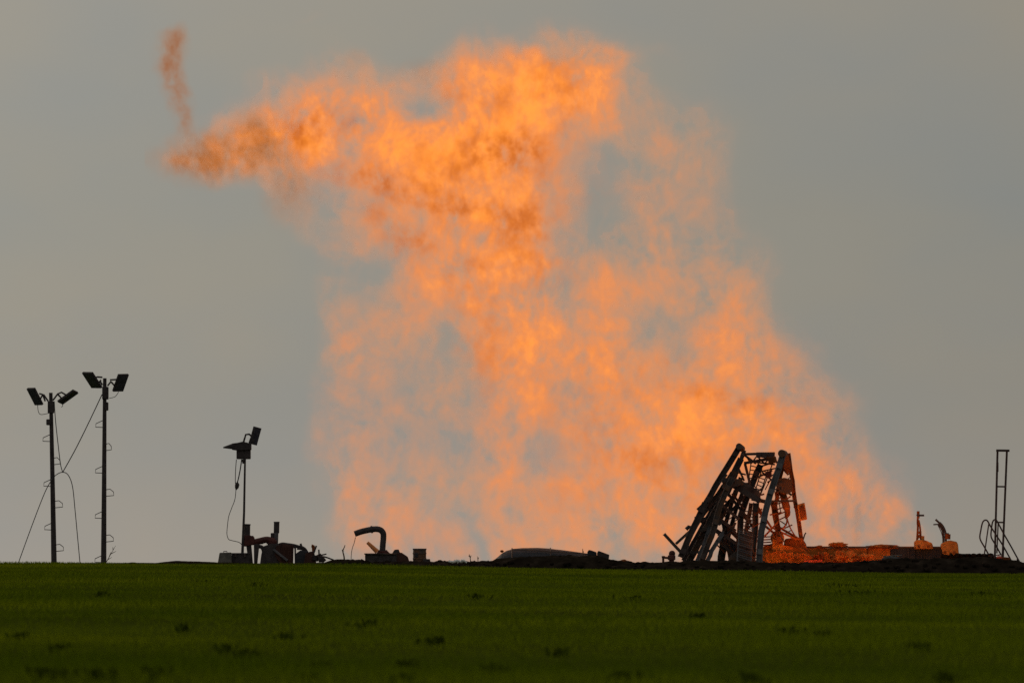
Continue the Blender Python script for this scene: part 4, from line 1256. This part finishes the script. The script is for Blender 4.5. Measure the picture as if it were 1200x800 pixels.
# ---- scorched drawworks under the derrick
t = thing('drawworks', P(918, 661, 402.5), 'fire scorched orange winch machinery at the foot of the derrick', 'winch')
YD = 402.4
pv('frame', [(894, 640), (906, 636), (920, 640), (938, 641), (946, 646), (946, 662), (894, 662)], YD - .5, YD + .8, 'firelit_scorched_clay', None, .06)
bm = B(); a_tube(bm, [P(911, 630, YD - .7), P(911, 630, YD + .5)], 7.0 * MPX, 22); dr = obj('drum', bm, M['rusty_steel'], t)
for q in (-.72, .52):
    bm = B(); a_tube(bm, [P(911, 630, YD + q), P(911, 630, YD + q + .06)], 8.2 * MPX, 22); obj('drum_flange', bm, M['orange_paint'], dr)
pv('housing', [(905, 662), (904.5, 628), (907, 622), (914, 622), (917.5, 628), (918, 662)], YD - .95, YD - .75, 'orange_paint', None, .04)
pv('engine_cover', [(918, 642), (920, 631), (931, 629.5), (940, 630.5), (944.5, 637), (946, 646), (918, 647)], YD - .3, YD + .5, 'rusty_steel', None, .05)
pv('skid', [(896, 655), (948, 656), (948, 662), (896, 662)], YD - .9, YD + .9, 'firelit_scorched_clay')
bm = B(); a_tube(bm, pxpath([(941, 633), (943, 626), (944.5, 623.8)], YD), .035, 6); obj('lever', bm, M['black_steel'], t)
for k in range(4):
    bm = B(); a_beam(bm, P(893.5, 629 + k * 3.2, YD - .5), P(904, 628.4 + k * 3.2, YD - .5), 1.5 * MPX, .1); obj('grille_bar', bm, M['rusty_steel'], t)
for k in range(6):
    bm = B(); a_lump(bm, P(900 + k * 8.4, 652 + random.uniform(-3, 3), YD - 1.0), (random.uniform(.25, .5), .25, random.uniform(.16, .3)), .7, 2.2, k * 3.1, 4); obj('slag', bm, M['firelit_scorched_clay'], t)

# ---- red valve at the derrick's western foot
t = thing('red_valve', P(785, 660, 397.5), 'small rusty red valve with a side spout at the near foot of the derrick', 'valve')
YV = 397.6
bm = B(); a_lathe(bm, P(787, 662, YV), [(.13, 0), (.13, .25), (.2, .3), (.2, .5), (.12, .56), (.08, .62)], 14); obj('body', bm, M['red_paint'], t)
bm = B(); a_lump(bm, P(787.5, 648, YV), (.18, .16, .15), .12, 2, 9, 2); obj('bonnet', bm, M['red_paint'], t, True)
bm = B(); a_tube(bm, pxpath([(777.2, 661), (777.2, 653), (777.6, 652.8), (785, 653.6)], YV), .06, 8); obj('spout', bm, M['red_paint'], t)
bm = B(); a_tube(bm, pxpath([(777.3, 653.5), (777.3, 651)], YV), .085, 10); obj('spout_cap', bm, M['red_paint'], t)

# ---- long steel pit tank, coloured orange for scorch and firelight nearest the fire
YT = 404.0
t = thing('mud_tank', P(1020, 662, YT), 'long low steel tank behind the bank, one end coloured orange by scorch and firelight, the other dark', 'tank')
pans = [(944, 968, 'firelit_scorched_clay', 640.8), (968, 992, 'firelit_scorched_clay', 640.6), (992, 1016, 'firelit_scorched_clay', 640.9), (1016, 1042, 'firelit_scorched_clay', 640.7), (1042, 1072, 'blue_grey', 640.9), (1072, 1104, 'blue_grey', 641.0)]
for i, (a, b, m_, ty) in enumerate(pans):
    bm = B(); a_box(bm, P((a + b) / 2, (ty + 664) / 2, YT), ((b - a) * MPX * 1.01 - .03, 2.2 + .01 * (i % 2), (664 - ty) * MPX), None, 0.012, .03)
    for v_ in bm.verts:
        v_.co += mnoise.noise_vector(v_.co * 1.1 + Vector((i * 3.1, 0, 0))) * (.13 if m_ == 'firelit_scorched_clay' else .02)
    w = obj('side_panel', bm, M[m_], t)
    for q in ((.25, .75) if m_ != 'firelit_scorched_clay' else ()):
        bm = B(); a_beam(bm, P(a + (b - a) * q, ty + 1.5, YT - 1.14), P(a + (b - a) * q, 663, YT - 1.14), .07, .07); obj('stiffener', bm, M[m_], w)
bm = B(); a_beam(bm, P(944, 640.6, YT - 1.12), P(1104, 640.8, YT - 1.12), .08, .1); obj('top_rail', bm, M['burnt_steel'], t)
for k, (x, y, w_, h_) in enumerate([(982, 638.6, 10.5, 3.2), (960, 640.2, 4, 1.6), (1036, 640.4, 17, 2.6), (1024, 640.8, 8, 2.0)]):
    bm = B(); a_lump(bm, P(x, y, YT - .9), (w_ * MPX, .45, h_ * MPX), .5, 2.2, 2.2 * k + 1, 4); obj('ash_heap', bm, M['firelit_scorched_clay'], t)

# lumps of scorched earth on the near side
random.seed(33)
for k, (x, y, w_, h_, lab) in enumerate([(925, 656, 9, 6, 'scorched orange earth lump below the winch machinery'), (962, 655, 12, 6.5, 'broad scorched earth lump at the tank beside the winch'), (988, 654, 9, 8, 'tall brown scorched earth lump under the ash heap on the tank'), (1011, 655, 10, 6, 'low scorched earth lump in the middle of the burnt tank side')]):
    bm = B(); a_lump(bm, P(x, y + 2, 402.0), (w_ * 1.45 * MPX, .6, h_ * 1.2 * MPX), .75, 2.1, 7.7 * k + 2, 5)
    props(obj('earth_lump', bm, M['firelit_scorched_clay'], None), lab, 'earth lump', 'scorched earth lumps by the tank')
beam_ = B(); a_beam(beam_, P(942, 657.5, 400.9), P(964, 656.6, 400.9), .13, .1); props(obj('red_plank', beam_, M['bright_red'], None), 'bright red strip of metal lying at the foot of the scorched lumps', 'metal strip')
bm = B(); a_box(bm, P(1046, 651.2, 396.5), (22 * MPX, .25, .05), Matrix.Rotation(-.07, 3, 'Y'), .01, .01); props(obj('grey_plank', bm, M['concrete'], None), 'pale grey plank lying on the dark bank below the tank', 'plank')
bm = B(); a_lump(bm, P(1044, 656.5, 395.5), (.52, .45, .22), .2, 1.4, 4.4, 3); props(obj('rubber_sack', bm, M['cable'], None), 'black bulging sack half buried in the bank under the grey plank', 'sack')
t = thing('earth_ramp', P(1130, 662, 404), 'low dark ramp of packed earth joining the tank to the steel stairs', 'earth ramp')
pv('ramp', [(1104, 664), (1104, 643.6), (1112, 646.5), (1124, 648.4), (1142, 648.8), (1160, 649.2), (1168, 653), (1176, 664)], 402.6, 405.4, 'soil', None, .08)
for k in range(9):
    bm = B(); a_lump(bm, P(1108 + k * 6.6, 649.5 + random.uniform(0, 2.0), 402.6), (random.uniform(.15, .3), .2, random.uniform(.08, .17)), .3, 1.7, k * 1.9, 2); obj('clod', bm, M['soil'], t)


# ---- two small pump jacks on orange housings
def monitor(outline, Y, parts, label):
    xs_ = [p[0] for p in outline]
    tt = thing('fire_monitor', P(sum(xs_) / len(xs_), max(p[1] for p in outline), Y), label, 'fire monitor', 'water cannons on orange housings')
    bm = B(); a_prism(bm, pxpath(outline, Y), Y - .35, Y + .35, .035); h = obj('housing', bm, M['orange_paint'], tt)
    for name, pts, r, m_ in parts:
        bm = B(); a_tube(bm, smooth_path(pxpath(pts, Y), 3) if len(pts) > 2 else pxpath(pts, Y), r, 8)
        obj(name, bm, M[m_], tt)
    x0, x1 = min(xs_), max(xs_)
    py = max(p[1] for p in outline)
    for q in (.25, .75):
        bm = B(); a_box(bm, P(x0 + (x1 - x0) * q, py - 3.2, Y - .36), (.13, .04, .13), None, 0, .008); obj('hatch', bm, M['rusty_steel'], h)
    return tt


YM = 402.8
monitor([(1071.6, 643), (1071.3, 634.5), (1074, 632.3), (1082, 632), (1086, 634.2), (1091.5, 635.4), (1093, 639), (1093, 643)], YM,
        [('riser', [(1074.6, 633), (1075.6, 618), (1075.3, 612), (1075.6, 605.5)], .055, 'rusty_steel'), ('riser', [(1079.2, 633), (1078.2, 618), (1076.4, 609)], .05, 'rusty_steel'),
         ('nozzle', [(1076, 607), (1076, 598.6)], .075, 'rusty_steel'), ('handle', [(1074.3, 603.6), (1083, 603.6)], .05, 'black_steel'), ('collar', [(1074.2, 623.4), (1079.8, 623.8)], .07, 'rusty_steel'),
         ('brace', [(1075, 632), (1079, 624)], .035, 'rusty_steel'), ('brace', [(1079.5, 632), (1075, 625)], .035, 'rusty_steel'), ('valve', [(1081.2, 633), (1081.4, 627.6)], .085, 'orange_paint'), ('tip', [(1075, 604.6), (1077, 602.5)], .09, 'black_steel')],
        'orange housed water cannon with an upright nozzle, standing on the tank top')
monitor([(1102, 640.5), (1103, 636.5), (1108, 634), (1112.5, 632.6), (1121, 634.5), (1122.4, 638), (1123.4, 650), (1105, 650), (1104.4, 645)], YM,
        [('riser', [(1105.6, 636), (1105.4, 626), (1103.8, 619.5), (1099.5, 613.5)], .06, 'black_steel'), ('riser', [(1108.4, 634), (1108, 624), (1105, 616.5), (1101, 612)], .06, 'black_steel'),
         ('nozzle', [(1102, 613.6), (1096.4, 608.3)], .055, 'black_steel'), ('handle', [(1093.8, 614.3), (1099.4, 614)], .035, 'black_steel'), ('brace', [(1099, 615), (1102.5, 622), (1105, 630)], .02, 'black_steel'),
         ('valve', [(1110.4, 631.5), (1110.6, 625.4)], .15, 'rusty_steel'), ('valve_stem', [(1110.6, 626), (1110.7, 624.2)], .06, 'black_steel'), ('collar', [(1104, 629), (1109, 629)], .05, 'black_steel')],
        'orange housed water cannon with a bent over nozzle, at the end of the tank')

# ---- tall frame with stairs
YG = 401.0
t = thing('access_frame', P(1170, 662, YG), 'tall narrow steel frame of two posts standing over the stair handrails', 'frame')
beam_part('post', (1169, 526.8), (1165.6, 662), .105, M['black_steel'], t, YG)
beam_part('post', (1180, 527), (1174.8, 655), .105, M['black_steel'], t, YG)
beam_part('top_bar', (1167.4, 527.6), (1183, 527.8), .12, M['black_steel'], t, YG - .09)
beam_part('crossbar', (1167.5, 569.8), (1178.5, 570), .085, M['black_steel'], t, YG)
beam_part('crossbar', (1166.8, 611.6), (1176.8, 611.8), .085, M['black_steel'], t, YG)
bm = B(); a_box(bm, P(1169.6, 547, YG - .09), (.05, .04, .5), None, 0, .01); obj('cleat', bm, M['black_steel'], t)
t = thing('steel_stairs', P(1175, 664, YG + .8), 'steel stairs with two looped handrails descending past the tall frame', 'stairs')
for pts, Y in (([(1158.9, 650), (1153.6, 640.5), (1148.4, 630.6), (1149.4, 621), (1151.2, 612.6), (1153, 609.8), (1155.2, 609), (1157.4, 610.3), (1160.6, 616), (1168, 627.5), (1176, 640), (1188, 662)], YG + .3),
               ([(1173.2, 650), (1167, 638.5), (1161.6, 629), (1161.8, 620), (1162.9, 612.4), (1164.4, 609.3), (1166.3, 608.6), (1168.4, 610.3), (1176, 624.5), (1184, 638.5), (1192, 653), (1198.5, 664.5)], YG + 1.4)):
    bm = B(); a_tube(bm, smooth_path(pxpath(pts, Y), 4), .04, 8); obj('handrail', bm, M['black_steel'], t, True)
for a, b, Y in (((1158.7, 613.5), (1153.4, 650), YG + .3), ((1169.7, 613), (1168.2, 648), YG + 1.4), ((1192.3, 653), (1191.4, 664), YG + 1.4), ((1176.2, 641), (1175.6, 656), YG + .3)):
    bm = B(); a_tube(bm, [P(*a, Y), P(*b, Y)], .035, 8); obj('rail_post', bm, M['black_steel'], t)
for (a, b, Y) in (((1160, 650), (1168, 664), YG + .35), ((1172, 648.5), (1182, 666), YG + 1.35)):
    bm = B(); a_beam(bm, P(*a, Y), P(*b, Y), .06, .05); obj('stringer', bm, M['black_steel'], t)
for k in range(5):
    f = k / 4
    bm = B(); a_beam(bm, P(1160.5 + 7 * f, 651 + 12 * f, YG + .38), P(1172.5 + 9 * f, 649.5 + 15 * f, YG + 1.32), .05, .22); obj('tread', bm, M['black_steel'], t)
t = thing('fuel_can', P(1171.5, 662, YG - .8), 'small bright red fuel can with a spout at the foot of the tall frame', 'fuel can')
bm = B(); a_box(bm, P(1171, 656.5, YG - .8), (.27, .18, .42), None, .01, .04); cb_ = obj('body', bm, M['bright_red'], t)
bm = B(); a_tube(bm, pxpath([(1172.2, 652.4), (1173.2, 650.2)], YG - .8), .035, 8); obj('spout', bm, M['white_sheet'], t)
bm = B(); a_tube(bm, pxpath([(1169, 652), (1169.4, 650.9), (1171.2, 650.9), (1171.6, 652)], YG - .8), .018, 6); obj('handle', bm, M['bright_red'], t)
bm = B(); a_box(bm, P(1178.5, 656, YG - .5), (.42, .2, .3), Matrix.Rotation(.08, 3, 'Y'), .02, .02); props(obj('rusty_box', bm, M['rusty_steel'], None), 'small rusty box on the soil between the red fuel can and the stairs', 'box')

# ---- faint vapour column above the tank, and the low fire at the foot of the derrick
vap = thing('vapour_wisp', P(1004, 640, 405), 'faint grey wisp of vapour rising straight up from the scorched tank', 'vapour')
m_vap = bpy.data.materials.new('grey_vapour'); m_vap.use_nodes = True
vn, vl = m_vap.node_tree.nodes, m_vap.node_tree.links
vn.remove(vn['Principled BSDF'])
va = vn.new('ShaderNodeAttribute'); va.attribute_name = 'density'
vs_ = vn.new('ShaderNodeMath'); vs_.operation = 'MULTIPLY'; vs_.inputs[1].default_value = 0.55; vl.new(va.outputs['Fac'], vs_.inputs[0])
vp = vn.new('ShaderNodeVolumePrincipled'); vp.inputs['Color'].default_value = (0.06, 0.06, 0.065, 1); vp.inputs['Density Attribute'].default_value = ''
vl.new(vs_.outputs[0], vp.inputs['Density']); vl.new(vp.outputs[0], vn['Material Output'].inputs['Volume'])
volume_part('vapour_body', volume_group('vapour_density', 405.0, (990, 550, 1020, 645, 14), (1.2, 2.5), [(1004.5, 630, 4.5, 16, 0, 0.9, 0, 9), (1003, 605, 6, 14, 5, 0.8, 0, 9), (1004, 580, 4, 18, -4, 0.4, 0, 8)], None, m_vap, (2.4, 1.6, 0.5, 0.6, 1.2), seed=5.5, warp=(0.06, 0.03, 0)), m_vap, vap, .15)
pf = thing('pit_fire', P(920, 660, 401), 'low orange fire glowing over the scorched winch at the foot of the derrick', 'flame')
m_pit = fire_volume_mat('pit_flame', 0.42, [(0.0, (0.6, 0.12, 0.01)), (0.5, (0.7, 0.14, 0.008)), (1.0, (1.0, 0.24, 0.02))])
PB = [(965, 657, 90, 7, 0, 0.5, 0, 18), (915, 648, 22, 12, 0, 0.9, 0, 20), (905, 636, 12, 16, 0, 0.6, 0, 16), (935, 652, 18, 9, 0, 0.8, 0, 18), (965, 652, 26, 8, 0, 0.5, 0, 16), (1000, 652, 24, 7, 0, 0.32, 0, 14), (1035, 648, 18, 6, 0, 0.3, 0, 14), (922, 632, 14, 10, 0, 0.35, 0, 16)]
volume_part('pit_flame_body', volume_group('pit_density', 400.6, (880, 600, 1060, 664, 24), (1.3, 3.0), PB, None, m_pit, (3.4, 2.0, 0.8, 0.5, 0.8), seed=8.1), m_pit, pf, .15)
m_glow = bpy.data.materials.new('added_fire_glow'); m_glow.use_nodes = True  # glowing heaps added low behind the bank to light the machinery fronts
en, el = m_glow.node_tree.nodes, m_glow.node_tree.links
en.remove(en['Principled BSDF'])
ex = en.new('ShaderNodeTexNoise'); ex.inputs['Scale'].default_value = 5; ex.inputs['Detail'].default_value = 4
etc = en.new('ShaderNodeTexCoord'); el.new(etc.outputs['Object'], ex.inputs['Vector'])
er = en.new('ShaderNodeValToRGB'); er.color_ramp.elements[0].position = .35; er.color_ramp.elements[0].color = (.5, .07, .004, 1); er.color_ramp.elements[1].position = .65; er.color_ramp.elements[1].color = (1, .27, .03, 1)
el.new(ex.outputs['Fac'], er.inputs[0])
ee = en.new('ShaderNodeEmission'); ee.inputs[1].default_value = 58.0; el.new(er.outputs[0], ee.inputs[0]); el.new(ee.outputs[0], en['Material Output'].inputs['Surface'])
for k, (x, y, w_, h_) in enumerate([(917, 662.9, 9, 3.2), (933, 662.8, 9, 3), (952, 663, 10, 3), (972, 663.3, 9, 3), (996, 663.3, 8, 3), (1024, 662.5, 9, 3), (1062, 661.0, 9, 3), (1092, 660.5, 9, 3)]):
    bm = B(); a_lump(bm, P(x, y, 398.6), (w_ * MPX, .35, h_ * MPX), .3, 1.8, k * 2.7, 2); obj('fire_glow_heap', bm, m_glow, pf)
